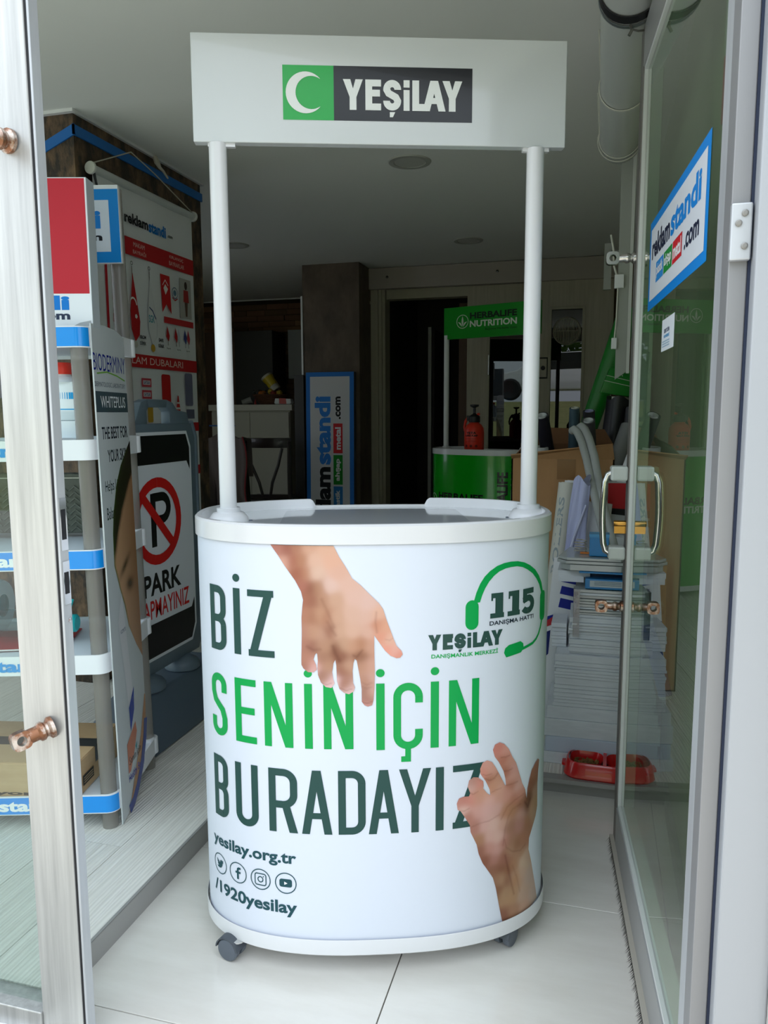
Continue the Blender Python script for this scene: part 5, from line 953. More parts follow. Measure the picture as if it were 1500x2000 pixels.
tw_ = thing('wire_twist', 'small twist of clear wire with an orange tag beside the blue box', 'wire', (-0.045, 2.66, zt))
obj('wire', G().tube([(0.02*math.cos(q*1.1), 0.02*math.sin(q*1.1), 0.003+q*0.0016) for q in range(26)], 0.0022, 6), mat('clear_wire', 'a9a59c', 0.3), tw_, smooth=True); obj('tag', G().box(0.0, -0.022, 0, 0.035, -0.012, 0.006), mat('orange_tag', 'c8742c', 0.5), tw_)

# red twin pet bowl with kibble
pbw = thing('pet_bowl', 'red double plastic pet bowl with dry food on the step edge', 'bowl', (0.055, 2.49, PZ+0.003), math.radians(-1.5))
def rro(hx, hy, r): return rr_outline(-hx, -hy, hx, hy, r, 6)
g = G(); rings = [(0.126, 0.060, 0.045, 0.0), (0.130, 0.064, 0.046, 0.006), (0.122, 0.058, 0.042, 0.045), (0.118, 0.054, 0.040, 0.052), (0.114, 0.050, 0.037, 0.053)]
loft(g, [[(x, y, z_) for x, y in rro(hx, hy, r)] for hx, hy, r, z_ in rings])
for sx_ in (-1, 1):
    cx_ = sx_*0.0575; ro = [(x+cx_, y) for x, y in rr_outline(-0.052, -0.047, 0.052, 0.047, 0.030, 5)]; ri = [(x*0.8+cx_, y*0.8) for x, y in rr_outline(-0.052, -0.047, 0.052, 0.047, 0.030, 5)]
    loft(g, [[(x, y, 0.052) for x, y in ro], [(x, y, 0.016) for x, y in ri]], capend=True)
g.box(-0.0055, -0.048, 0.03, 0.0055, 0.048, 0.0522)
o = rro(0.114, 0.050, 0.037)
obj('bowl', g, RED, pbw, smooth=True)
obj('side_grip', G().prism([(-0.136, -0.016), (-0.124, -0.02), (-0.124, 0.02), (-0.136, 0.016)], 0.022, 0.032), RED, pbw, bevel=0.002); obj('side_grip', G().prism([(0.124, -0.02), (0.136, -0.016), (0.136, 0.016), (0.124, 0.02)], 0.022, 0.032), RED, pbw, bevel=0.002)
g = G(); kr = random.Random(9)
for i in range(210):
    x, y = kr.uniform(-0.095, -0.022), kr.uniform(-0.034, 0.034); q = kr.uniform(0.003, 0.0048); z_ = 0.022+kr.uniform(0, 0.016)*(1-((x+0.057)/0.05)**2)
    g.lathe([(0.0, -q), (q*0.8, -q*0.6), (q, 0), (q*0.8, q*0.6), (0, q)], (x, y, z_), n=6, axis=kr.choice('xyz'))
obj('dry_food', g, mat('kibble', '8c6a34', 0.8, vary=('6c4c24', 60, (1, 1, 1), 0.35, 0.65)), pbw, kind='stuff', smooth=True)

# rolls leaning behind the pile
def roll(name, label, p0, p1, r, m, open_top=True, grp=None, ry=None, cat='roll', inner=None):
    p0 = Vector(p0); p1 = Vector(p1); d = p1-p0; L_ = d.length; q = Vector((0, 0, 1)).rotation_difference(d.normalized())
    t_ = thing(name, label, cat, p0, 0, grp); t_.rotation_mode = 'XYZ'; t_.rotation_euler = q.to_euler()
    r2 = r*0.80
    obj('tube', G().lathe([(r, 0.0), (r, L_*0.5), (r*1.0, L_), (r2, L_), (r2, L_-0.12), (0.0, L_-0.12)] if open_top else [(0.0, 0.0), (r, 0.0), (r, L_), (0.0, L_)], n=26), m, t_, smooth=True)
    if inner is not None:        # loose inner wrap turns
        pts = [((r2*(0.95-0.35*k/40))*math.cos(k*0.32), (r2*(0.95-0.35*k/40))*math.sin(k*0.32)) for k in range(41)]
        v = [(x, y, L_-0.10) for x, y in pts]+[(x, y, L_+0.002) for x, y in pts]; obj('inner_turns', G().add(v, [(i, i+1, 42+i, 41+i) for i in range(40)]), inner, t_, smooth=True)
    return t_
PAPW = mat('white_paper', 'dfe2e4', 0.6); PAPC = mat('cream_paper', 'd2d2c8', 0.6); LAV = mat('lavender_vinyl', 'b4b9de', 0.45)
rc = roll('paper_roll', 'cream paper roll with faint grey lettering leaning behind the counter rim', (-0.185, 2.97, PZ+0.008), (-0.108, 3.08, 0.965), 0.034, PAPC, inner=PAPC)
a = Art(); a.text('ROLLERS', 0.55, -0.012, 0.85, 0.012, '9aa6ac', 1, 0.02); a.build('printed_lettering', rc, lambda u, v, L: Vector((0.0346*math.sin(-v/0.0346-0.4), -0.0346*math.cos(-v/0.0346-0.4), u)), MATTP)
roll('poster_tube', 'pale grey open board tube behind the cream paper roll', (-0.165, 3.065, PZ+0.008), (-0.088, 3.17, 0.965), 0.034, PAPW, inner=PAPW)
# creased lavender vinyl
vf = thing('vinyl_sheet', 'creased lavender-white vinyl sheet loosely rolled, leaning beside the counter', 'roll', (-0.128, 2.855, PZ))
g = G(); rings = []
for i in range(26):
    t_ = i/25; z_ = 0.93*t_; cx_ = 0.082*t_; cy_ = 0.08*t_; rr = 0.050-0.022*t_; ring = []
    for k in range(36):
        q = 2*math.pi*k/36; rad = rr*(1+0.16*math.sin(3*q+t_*5)+0.10*math.sin(7*q-t_*8)+0.05*math.sin(11*q+t_*13)); ring.append((cx_+rad*math.cos(q), cy_+rad*0.75*math.sin(q), z_+0.02*math.sin(q*2)*t_))
    rings.append(ring)
loft(g, rings, capend=True); obj('folded_vinyl', g, LAV, vf, smooth=True)
obj('loose_edge', G().tube([(-0.045, -0.03, 0.05), (-0.02, -0.01, 0.35), (0.02, 0.02, 0.58), (0.055, 0.035, 0.72), (0.095, 0.05, 0.84)], [0.010, 0.008, 0.007, 0.006, 0.004], 8), mat('lavender_edge', 'bcc0dc', 0.4), vf, smooth=True)
roll('paper_roll', 'wide plain white paper roll leaning right of the lavender vinyl', (-0.055, 2.94, PZ+0.01), (0.018, 2.99, 0.90), 0.044, PAPW)
roll('paper_roll', 'white paper roll lower down behind the small blue box', (0.05, 2.88, PZ+0.01), (0.098, 2.90, 0.79), 0.036, PAPW)
sb = thing('striped_board', 'white board with dark blue stripes and a red corner, wedged left of the pile', 'board', (-0.165, 2.795, PZ), 0, None, (math.radians(0), math.radians(5), 0))
obj('board', G().box(-0.03, 0, 0, 0.10, 0.006, 0.66), PAPW, sb)
a = Art()
for z0_, z1_ in ((0.53, 0.56), (0.575, 0.615), (0.48, 0.515)): a.poly([(0.004, z0_), (0.075, z0_-0.006), (0.078, z1_-0.006), (0.008, z1_)], '1c2a8c', 1)
a.poly([(-0.03, 0.44), (0.0, 0.455), (0.035, 0.435), (0.03, 0.415), (-0.03, 0.42)][::-1], '1c2a8c', 1).poly([(-0.03, 0.40), (-0.005, 0.415), (-0.012, 0.44), (-0.03, 0.425)], 'b83038', 2).poly([(-0.028, 0.28), (-0.012, 0.30), (-0.014, 0.39), (-0.03, 0.38)], '1c2a6c', 1)
a.build('printed_graphics', sb, on_y(0.0), MATTP)
# grey plastic pipes bent over at the top
PIPE = mat('grey_pvc_pipe', 'a4a8a6', 0.4)
for i, (lb, dx, dz, hook) in enumerate((('grey bent plastic pipe, the left one of the pair leaning out of the carton', 0.0, 0.0, 0), ('grey bent plastic pipe, the right one of the pair with a curled top', 0.028, 0.012, 1))):
    t_ = thing('plastic_pipe', lb, 'pipe', (0, 0, 0))
    pts = [(-0.100+dx, 3.22, 1.165+dz), (-0.092+dx, 3.20, 1.172+dz), (-0.078+dx, 3.18, 1.16+dz), (-0.060+dx, 3.14, 1.125+dz), (-0.038+dx, 3.06, 1.06+dz), (-0.014+dx*0.9, 2.96, 0.97), (0.012+dx*0.8, 2.86, 0.88), (0.040+dx*0.8, 2.74, 0.79), (0.056+dx*0.8, 2.68, 0.74)]
    if hook: pts = [(-0.108+dx, 3.24, 1.150), (-0.106+dx, 3.24, 1.172)] + pts
    obj('pipe', G().tube(pts, 0.0155, 16), PIPE, t_, smooth=True)
    obj('pipe_end', G().tube([pts[0], tuple(Vector(pts[0])+(Vector(pts[0])-Vector(pts[1])).normalized()*0.004)], 0.013, 14), mat('pipe_end', '6c6e6c', 0.6), t_)
# red, black and white box seen through the handle
rx = thing('red_white_box', 'red, black and white box seen behind the pull handle of the glass door', 'box', (0.115, 3.06, 0.0))
obj('box', G().box(-0.07, 0, 0.06, 0.085, 0.08, 0.97), mat('box_white', 'c6c9cc', 0.5), rx)
a = Art(); a.rect(-0.07, 0.865, 0.085, 0.97, 'b42024', 1).poly([(-0.07, 0.852), (0.085, 0.838), (0.085, 0.866), (-0.07, 0.874)], '141416', 2); a.build('printed_graphics', rx, on_y(0.0), MATTP)
# big carton with tubes in it
cbx = thing('large_carton', 'tall open brown carton full of rolls and tubes behind the pile', 'box', (-0.13, 3.50, PZ))
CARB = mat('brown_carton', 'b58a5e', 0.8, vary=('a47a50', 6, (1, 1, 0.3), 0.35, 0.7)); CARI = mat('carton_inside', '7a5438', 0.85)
X0, X1, Y0, Y1, ZT = -0.22, 0.20, -0.20, 0.20, 0.985
obj('front_panel', G().box(X0, Y0, 0, X1, Y0+0.006, ZT), CARB, cbx); obj('back_panel', G().box(X0, Y1-0.006, 0, X1, Y1, ZT+0.05), CARI, cbx); obj('side_panel', G().box(X0, Y0, 0, X0+0.006, Y1, ZT), CARI, cbx); obj('side_panel', G().box(X1-0.006, Y0, 0, X1, Y1, ZT), CARB, cbx)
def flap(p, m=CARB): obj('flap', G().add([*p, *[(a_[0], a_[1], a_[2]+0.005) for a_ in p]], [(0, 1, 2, 3), (4, 7, 6, 5), (0, 4, 5, 1), (1, 5, 6, 2), (2, 6, 7, 3), (3, 7, 4, 0)]), m, cbx)
flap([(X0, Y0, ZT), (X1, Y0, ZT), (X1-0.01, Y0-0.02, ZT+0.062), (X0, Y0-0.03, ZT+0.015)]); flap([(X0, Y1, ZT+0.045), (X1, Y1, ZT+0.045), (X1-0.04, Y1+0.05, ZT+0.11), (X0+0.05, Y1+0.05, ZT+0.12)], CARI)
flap([(X0+0.004, Y0+0.01, ZT), (X0+0.004, Y1, ZT), (X0+0.06, Y1-0.02, ZT+0.09), (X0+0.05, Y0+0.04, ZT+0.05)], CARI)
obj('packing_tape', G().box(-0.03, Y0-0.0012, 0.90, 0.045, Y0-0.0002, ZT), mat('brown_tape', '8c6438', 0.3), cbx)
obj('carton_floor', G().box(X0, Y0, 0.0, X1, Y1, 0.006), CARI, cbx)
def intube(name, label, x, y, zt_, tx, ty, r, m, inner, z0=0.5, **k): roll(name, label, (-0.13+x, 3.5+y, z0), (-0.13+x+tx, 3.5+y+ty, zt_), r, m, inner=inner, **k)
BLK = mat('black_vinyl', '141418', 0.4); SLT = mat('slate_blue_board', '3c5360', 0.6)
intube('vinyl_roll', 'black vinyl roll with a pale end, leftmost in the carton', -0.045, 0.15, 1.225, -0.060, -0.26, 0.030, mat('dark_violet_vinyl', '24222c', 0.4), PAPW, z0=0.82)
intube('poster_tube', 'slate-blue tube with a cream end standing in the carton', 0.020, 0.12, 1.258, 0.010, -0.17, 0.0215, SLT, PAPC, z0=0.70)
intube('vinyl_roll', 'grey-topped dark roll at the back middle of the carton', 0.100, 0.165, 1.245, -0.01, -0.13, 0.026, mat('dark_grey_board', '33333a', 0.5), LAV, z0=0.85)
intube('vinyl_roll', 'dark grey roll with a round pale opening at the front middle of the carton', 0.120, 0.10, 1.205, -0.030, -0.24, 0.028, mat('grey_board', '46464a', 0.5), PAPW, z0=0.80)
tr = thing('tape_roll', 'short white cardboard ring lying on the carton flap', 'tape roll', (-0.245, 3.46, 1.048), 0, None, (math.radians(6), 0, 0))
obj('ring', G().lathe([(0.034, 0.0), (0.040, 0.0), (0.040, 0.042), (0.034, 0.042), (0.034, 0.0)], n=26), PAPW, tr, smooth=True); obj('core', G().lathe([(0.0335, 0.001), (0.0335, 0.041), (0.031, 0.041), (0.031, 0.001), (0.0335, 0.001)], n=26), PAPC, tr, smooth=True)
# bundle of black rolls, green sheet, right-hand rolls
bn = thing('black_banner_bundle', 'bundle of black banner sheets rolled together leaning at the right of the carton', 'roll', (-0.02, 3.86, PZ), 0, None, (math.radians(-2), math.radians(5.0), 0))
for i, (dx, dy, r, h) in enumerate(((0.01, 0, 0.060, 1.25), (0.085, 0.06, 0.044, 1.31), (0.075, -0.05, 0.040, 1.20), (0.12, 0.0, 0.03, 1.26))):
    g = G(); rings = []
    for k in range(10):
        z_ = h*k/9; rings.append([(dx+r*(1+0.08*math.sin(4*q_+i+k*0.3))*math.cos(q_), dy+r*(1+0.08*math.sin(4*q_+i+k*0.3))*math.sin(q_), z_+(0.012*math.sin(3*q_+i) if k == 9 else 0)) for q_ in [2*math.pi*j/24 for j in range(24)]])
    rings.append([(dx+(p[0]-dx)*0.8, dy+(p[1]-dy)*0.8, p[2]) for p in rings[-1]]); loft(g, rings, capend=True); t_ = obj('banner_roll', g, BLK, bn, smooth=True)
    obj('inner_paper', G().lathe([(0.0, h-0.006), (r*0.66, h-0.006), (r*0.66, h+0.007), (r*0.58, h+0.007), (r*0.58, h-0.004)], (dx, dy, 0), n=20), PAPC, t_, smooth=True)
gs = thing('green_board_roll', 'bright green sheet rolled into a tall cone leaning in the right corner', 'roll', (-0.395, 4.30, PZ), 0, None, (0, math.radians(17.5), 0))
GRN = mat('green_vinyl', '0a7a1e', 0.35)
g = G(); rings = []
for k in range(14):
    t_ = k/13; z_ = 1.80*t_; w_ = 0.030+0.028*t_; rings.append([(w_*math.cos(q_), 0.03*math.sin(q_), z_) for q_ in [2*math.pi*j/24 for j in range(24)]])
loft(g, rings, capend=True); obj('sheet', g, GRN, gs, smooth=True)
gb = thing('green_banner', 'green banner with thin white hem lines folded over the black rolls', 'banner', (0.075, 3.84, PZ+1.29), 0, None, (0, math.radians(8), math.radians(10)))
obj('cloth', G().prism([(-0.07, -0.03), (0.075, -0.03), (0.06, 0.09), (-0.045, 0.09)], -0.012, 0.012, 'y'), GRN, gb, bevel=0.006, smooth=True)
a = Art(); a.line([(-0.06, 0.030), (0.07, 0.018)], 0.003, 'c4ccc0', 1).line([(-0.055, 0.055), (0.068, 0.042)], 0.003, 'c4ccc0', 1).line([(0.0, 0.088), (0.02, 0.06)], 0.003, 'c4ccc0', 1); a.build('hem_lines', gb, on_y(-0.012), MATTP)
roll('vinyl_roll', 'shiny grey roll leaning far right beside the carton', (-0.02, 3.20, 0.72), (0.125, 3.42, 1.18), 0.033, mat('silver_film', '77787a', 0.3), inner=PAPW)
roll('vinyl_roll', 'white film roll slanting down at the far right below the grey roll', (0.02, 3.06, 0.72), (0.150, 3.18, 1.12), 0.022, PAPW)
roll('vinyl_roll', 'dull grey roll lowest of the slanting rolls at the far right', (0.03, 3.10, 0.64), (0.165, 3.24, 1.03), 0.034, mat('grey_film', '84868a', 0.3))
# things seen through the glass: kraft panel and blue roll
kp = thing('kraft_panel', 'plain brown kraft board leaning on the right wall behind the glass door', 'board', (0.232, 2.60, PZ), 0, None, (0, math.radians(-1), math.radians(4)))
obj('board', G().box(-0.012, -0.02, 0.26, 0.006, 0.15, 0.70), mat('kraft_board', 'b08c60', 0.7), kp, bevel=0.001); obj('folded_edge', G().box(-0.020, -0.024, 0.26, -0.012, 0.02, 0.70), mat('kraft_board_b', 'a07c52', 0.7), kp); obj('board_foot', G().box(-0.010, 0.0, 0, 0.004, 0.14, 0.26), CARI, kp)
br = thing('blue_banner_roll', 'white and royal-blue banner roll slanting down between pile and wall, behind the glass', 'roll', (0, 0, 0))
obj('roll', G().tube([(0.227, 2.445, 0.366), (0.198, 2.46, 0.48), (0.165, 2.475, 0.58)], [0.021, 0.022, 0.022], 20), mat('royal_blue_film', '2448b4', 0.3), br, smooth=True)
obj('white_wrap', G().tube([(0.176, 2.475, 0.52), (0.160, 2.485, 0.61), (0.135, 2.505, 0.70)], [0.016, 0.024, 0.025], 16), mat('bluish_white_film', 'b9cbe0', 0.3), br, smooth=True)
obj('white_end', G().tube([(0.2288, 2.4445, 0.358), (0.2272, 2.445, 0.366)], 0.0205, 20), PAPW, br)

# white tube hung under the ceiling
ht = thing('hanging_tube', 'long white tube hung under the ceiling on straps, above the glass door', 'tube', (0.048, 0, 2.275))
obj('tube', G().tube([(0, 1.30, 0), (0, 3.24, 0)], 0.074, 40), mat('glossy_white_tube', 'c4c8c4', 0.3, coat=0.3), ht, smooth=True)
obj('tube_end', G().tube([(0, 3.235, 0), (0, 3.26, 0)], 0.080, 40), mat('tube_end_cap', 'a9aca8', 0.4), ht, smooth=True)
def strap(y, w, m, name, r=0.0765):
    pts = []
    o_ = [(r*math.cos(q), r*math.sin(q)) for q in [math.radians(-200+i*11.0) for i in range(21)]]
    o_ = [(o_[0][0]-0.01, 0.175)]+o_+[(o_[-1][0]+0.01, 0.175)]
    g = G(); n = len(o_); v = []
    for x, z in o_: v += [(x, y-w/2, z), (x, y+w/2, z)]
    for x, z in o_:
        k_ = 1.035; v += [(x*k_, y-w/2, z*k_ if z < 0.1 else z), (x*k_, y+w/2, z*k_ if z < 0.1 else z)]
    f = []; N2 = 2*n
    for i in range(n-1): f += [(2*i, 2*i+2, 2*i+3, 2*i+1), (N2+2*i, N2+2*i+1, N2+2*i+3, N2+2*i+2), (2*i, N2+2*i, N2+2*i+2, 2*i+2), (2*i+1, 2*i+3, N2+2*i+3, N2+2*i+1)]
    obj(name, g.add(v, f), m, ht, smooth=True)
strap(2.12, 0.035, GASK, 'black_strap', 0.0765); strap(2.155, 0.012, mat('metal_band', '8d9699', 0.3, 0.6), 'metal_band', 0.0775); strap(2.72, 0.010, PAPC, 'wire_loop'); strap(3.20, 0.006, PAPC, 'wire_loop'); strap(3.225, 0.006, PAPC, 'wire_loop', 0.081)
obj('tie_twist', G().tube([(0.0, 2.15, -0.078), (0.004, 2.14, -0.092), (-0.003, 2.14, -0.105)], 0.004, 8).tube([(0.0, 2.15, -0.085), (0.02, 2.16, -0.088), (0.035, 2.17, -0.084)], 0.0025, 6), mat('bright_wire', '8c8c84', 0.4, 0.8), ht)
# cable trunk dropping from the ceiling with its fittings
tk = thing('cable_trunk', 'pale vertical cable duct dropping from the ceiling beside the glass door edge', 'cable duct', (0.0, 3.42, 0))
obj('duct', G().prism([(0.060, CEIL), (0.062, 1.375), (0.105, 1.405), (0.105, CEIL)], -0.02, 0.02, 'y'), mat('duct_plastic', '9ea29c', 0.5), tk, bevel=0.001)
obj('duct_edge', G().box(0.105, -0.022, 1.40, 0.118, 0.022, CEIL), mat('duct_edge', 'c9ccc8', 0.4), tk)
obj('junction_box', G().box(0.048, -0.035, 1.745, 0.085, -0.018, 1.80), PAPW, tk, bevel=0.002); obj('junction_box', G().box(0.043, -0.035, 1.50, 0.065, -0.018, 1.545), PAPW, tk, bevel=0.002)
obj('side_channel', G().box(0.004, -0.01, 1.745, 0.034, 0.01, 1.93).box(0.03, -0.01, 1.88, 0.065, 0.01, 1.90), mat('channel_metal', '7f827e', 0.4, 0.4), tk)
obj('cable', G().tube([(0.028, -0.02, 1.96), (0.040, -0.025, 1.90), (0.042, -0.025, 1.84), (0.055, -0.028, 1.80), (0.066, -0.03, 1.78)], 0.004, 8), PAPC, tk, smooth=True)
obj('cable', G().tube([(0.062, -0.028, 1.745), (0.060, -0.026, 1.62), (0.055, -0.028, 1.545)], 0.003, 8), PAPC, tk, smooth=True)

# =================================================================== BACK: SLIDING DOORS, PIER, TEA CORNER
TRIMC = mat('cream_trim', 'a59f8c', 0.5); RAILC = mat('track_cover', 'a39a94', 0.5)
hb = sroot('track_cover', (0, 0, 0)); hb.name = 'trim_10'
obj('cover', G().box(-1.905, 6.40, 2.275, 0.19, 6.47, 2.445), RAILC, hb, bevel=0.002)
for q in (-1.74, -0.82, 0.06): obj('screw', G().lathe([(0.0, -0.004), (0.010, -0.004), (0.011, 0.0)], (q, 6.40, 2.37), axis='y', n=14), mat('dark_screw', '26231f', 0.4), hb); obj('screw_head', G().lathe([(0.0, -0.006), (0.0045, -0.006), (0.0045, -0.004)], (q, 6.40, 2.365), axis='y', n=10), CHROME, hb)
obj('trim_11', G().box(-1.868, 6.43, PZ, -1.83, 6.52, 2.275).box(-1.828, 6.44, PZ, -1.80, 6.52, 2.275).box(-1.798, 6.45, PZ, -1.772, 6.52, 2.275), TRIMC, kind='structure')
obj('trim_12', G().lathe([(0.0, -0.02), (0.03, -0.02), (0.034, -0.012), (0.034, 0.0)], (-1.93, 6.44, 2.17), axis='y', n=18), PLASTER, kind='structure')
PANE3 = panemat('sliding_door_glass', '4a4636', 1.5, extra=1.6)
def sdoor(nm, x0, x1, y, gx0, gx1, gz0, gz1):
    d = sroot(nm, (0, 0, 0)); z1 = 2.275
    obj('stile', G().box(x0, y, PZ+0.004, gx0, y+0.04, z1), CREAM, d, bevel=0.001); obj('stile', G().box(gx1, y, PZ+0.004, x1, y+0.04, z1), CREAM, d, bevel=0.001)
    obj('rail', G().box(gx0, y, gz1, gx1, y+0.04, z1), CREAM, d, bevel=0.001); obj('rail', G().box(gx0, y, PZ+0.004, gx1, y+0.04, gz0), CREAM, d, bevel=0.001)
    w = 0.022; obj('moulding', G().box(gx0, y-0.006, gz0, gx0+w, y, gz1).box(gx1-w, y-0.006, gz0, gx1, y, gz1).box(gx0+w, y-0.006, gz1-w, gx1-w, y, gz1).box(gx0+w, y-0.006, gz0, gx1-w, y, gz0+w), TRIMC, d, bevel=0.002)
    obj('pane', G().box(gx0, y+0.018, gz0, gx1, y+0.023, gz1), PANE3, d); return d
d2 = sdoor('door_2', -1.072, -0.505, 6.475, -0.905, -0.56, 0.35, 2.03)
d4 = sdoor('door_4', -0.505, 0.092, 6.425, -0.405, -0.120, 0.35, 2.075)
obj('hook_latch', G().tube([(-0.885, 6.468, 1.71), (-0.885, 6.45, 1.71), (-0.885, 6.45, 1.55), (-0.885, 6.468, 1.55)], 0.006, 8), CHROME, d2)
lk = obj('lock_plate', G().box(-0.478, 6.416, 1.51, -0.405, 6.425, 1.68), mat('plate_black', '171513', 0.5), d4, bevel=0.003); obj('lock_face', G().box(-0.470, 6.413, 1.522, -0.413, 6.416, 1.668), CREAM, lk); obj('lock_knob', G().lathe([(0.0, -0.016), (0.012, -0.016), (0.018, -0.004), (0.018, 0.0)], (-0.442, 6.413, 1.595), axis='y', n=16), GASK, lk, smooth=True)
# round vent set in the glass
VX, VZ, VR = -0.262, 1.885, 0.112
vt = obj('round_vent', G().lathe([(VR*0.86, 0.0), (VR*0.86, -0.008), (VR*0.93, -0.014), (VR, -0.006), (VR, 0.0), (VR*0.86, 0.0)], (VX, 6.443, VZ), axis='y', n=40), mat('vent_plastic', '8f8b78', 0.5), d4, smooth=True)
g = G()
for i in range(-7, 8):
    x = i*VR*0.86/7.7; h = math.sqrt(max((VR*0.88)**2-x*x, 1e-5)); g.box(VX+x-0.0032, 6.434, VZ-h, VX+x+0.0032, 6.441, VZ+h)
g.box(VX-VR*0.86, 6.433, VZ-0.003, VX+VR*0.86, 6.436, VZ+0.003)
obj('vent_slats', g, mat('vent_slat', '8a866f', 0.5), vt)

# vertical illuminated-style sign leaning on the pier
ls = thing('upright_sign', 'tall white sign with blue border and sideways lettering leaning on the brown pier', 'sign', (-2.135, 6.045, PZ), 0, None, (math.radians(-1.2), 0, 0))
obj('panel', G().box(-0.209, -0.03, 0, 0.209, 0.03, 1.515), mat('sign_body', '4a4c50', 0.5), ls, bevel=0.002)
a = Art(); a.rect(-0.208, 0.0, 0.208, 1.514, '2a78d0', 1).rect(-0.172, 0.035, 0.172, 1.478, 'd4d4d8', 2)
a.text('reklam', -0.13, 0.115, 0.006, 0.735, '181a20', 3, 0.045, turn=90).text('standi', -0.132, 0.755, 0.008, 1.318, '2f80d8', 3, 0.045, turn=90)
a.text('.com', 0.050, 1.130, 0.095, 1.315, '181a20', 3, 0.04, turn=90)
for w_, c_, q in (('metal', 'd42c34', 0.850), ('ahşap', '148c2c', 0.590), ('plastik', '2f80c8', 0.330)):
    a.rect(0.030, q, 0.110, q+0.245, c_, 3); a.text(w_, 0.045, q+0.03, 0.096, q+0.215, 'e4e4e8', 4, 0.04, turn=90)
a.build('printed_graphics', ls, on_y(-0.03, 0.0008), MATTP)
dp = tag(obj('dark_panel', G().box(-2.46, 6.07, PZ, -2.375, 6.11, 1.555), mat('black_panel', '1c1a19', 0.4), bevel=0.002), 'narrow black panel standing between the white cabinet and the upright sign', 'panel')

# white cabinet with a top slab
CW = mat('cabinet_white', 'a8a598', 0.45)
wc = thing('white_cabinet', 'waist-high white cabinet with a thick white top in the far left corner', 'cabinet', (-3.13, 6.85, PZ))
obj('body', G().box(-0.395, -0.22, 0, 0.40, 0.28, 1.205), CW, wc, bevel=0.002); obj('top', G().box(-0.415, -0.25, 1.205, 0.43, 0.30, 1.262), mat('cabinet_top', 'b4b1a6', 0.4), wc, bevel=0.004)
obj('door', G().box(-0.39, -0.235, 0.02, 0.0, -0.222, 1.19), CW, wc, bevel=0.001); obj('door', G().box(0.004, -0.235, 0.02, 0.392, -0.222, 1.19), CW, wc, bevel=0.001)
obj('blue_tape', G().box(-0.42, -0.2365, 1.06, -0.15, -0.2355, 1.073), mat('blue_tape', '2a62b0', 0.4), wc)
# basket of artificial fruit and flowers
CT = PZ+1.262
bs = thing('fruit_basket', 'shallow brown wicker basket of fruit and dry flowers on the white cabinet', 'basket', (-2.98, 6.78, CT))
g = G(); 
for i in range(9):
    r_ = 0.105+0.075*i/8; z_ = 0.006+i*0.0105; g.tube([(r_*math.cos(q), r_*0.75*math.sin(q), z_+0.0018*math.sin(q*14+i*3.14)) for q in [2*math.pi*k/40 for k in range(41)]], 0.0062, 5, cap=False)
for k in range(20):
    q = 2*math.pi*k/20; g.tube([(0.1*math.cos(q), 0.075*math.sin(q), 0.0), (0.185*math.cos(q), 0.138*math.sin(q), 0.096)], 0.004, 5)
g.lathe([(0.0, 0.002), (0.105, 0.003), (0.105, 0.008), (0.0, 0.008)], n=24)
obj('wicker', g, mat('wicker', '5c3824', 0.7), bs, smooth=True)
fr = random.Random(2)
for nm, c_, ps in (('orange', 'b0621c', [(-0.06, -0.05, 0.115), (-0.09, -0.02, 0.12)]), ('apple', '8c2a1c', [(0.05, -0.06, 0.118), (0.08, 0.0, 0.125), (0.0, 0.02, 0.13)]), ('lemon', 'b89a2c', [(0.02, -0.05, 0.135), (0.10, -0.04, 0.12)])):
    for p in ps:
        t_ = tag(obj(nm, G().lathe([(0.0, -0.03), (0.017, -0.026), (0.029, -0.012), (0.031, 0.003), (0.026, 0.018), (0.012, 0.027), (0.0, 0.024)], n=16), mat(nm+'_skin', c_, 0.5), loc=(bs.location.x+p[0], bs.location.y+p[1], CT+p[2]-0.015), smooth=True), {'orange': ('dull orange fruit at the left of the wicker basket', 'dull orange fruit at the far left rim of the basket'), 'apple': ('dark red fruit at the front of the wicker basket', 'dark red fruit at the right of the wicker basket', 'dark red fruit at the back middle of the wicker basket'), 'lemon': ('yellow fruit on top in the middle of the basket', 'yellow fruit at the right rim of the basket')}[nm][ps.index(p)], 'fruit', nm+'s in the wicker basket')
g = G()
for i in range(60):
    q = fr.uniform(0, 6.28); r_ = fr.uniform(0.08, 0.20); z_ = fr.uniform(0.09, 0.13); x, y = r_*math.cos(q), r_*0.7*math.sin(q); l = 0.035; d = fr.uniform(0, 6.28)
    g.add([(x, y, z_), (x+l*math.cos(d)-0.008*math.sin(d), y+l*math.sin(d)+0.008*math.cos(d), z_+0.012), (x+l*1.6*math.cos(d), y+l*1.6*math.sin(d), z_+0.004), (x+l*math.cos(d)+0.008*math.sin(d), y+l*math.sin(d)-0.008*math.cos(d), z_+0.012)], [(0, 1, 2, 3)])
obj('leaves', g, mat('dark_leaves', '26341c', 0.6), bs, kind='stuff')
pb = thing('squeeze_bottle', 'tilted white and yellow plastic bottle lying on top of the fruit', 'bottle', (-2.915, 6.76, CT+0.135), 0, None, (0, math.radians(-38), 0))
obj('body', G().lathe([(0.0, 0), (0.042, 0), (0.048, 0.01), (0.048, 0.11), (0.060, 0.155), (0.060, 0.165), (0.0, 0.166)], n=26), mat('bottle_offwhite', 'b4b0a4', 0.4), pb, smooth=True); obj('yellow_label', G().lathe([(0.0492, 0.05), (0.0492, 0.105), (0.058, 0.145)], n=26), mat('yellow_label', 'b8a01c', 0.4), pb, smooth=True)
cu_ = thing('paper_cup', 'small pale cup lying on its side left of the basket', 'cup', (-3.20, 6.72, CT+0.034), 0, None, (0, math.radians(72), math.radians(20)))
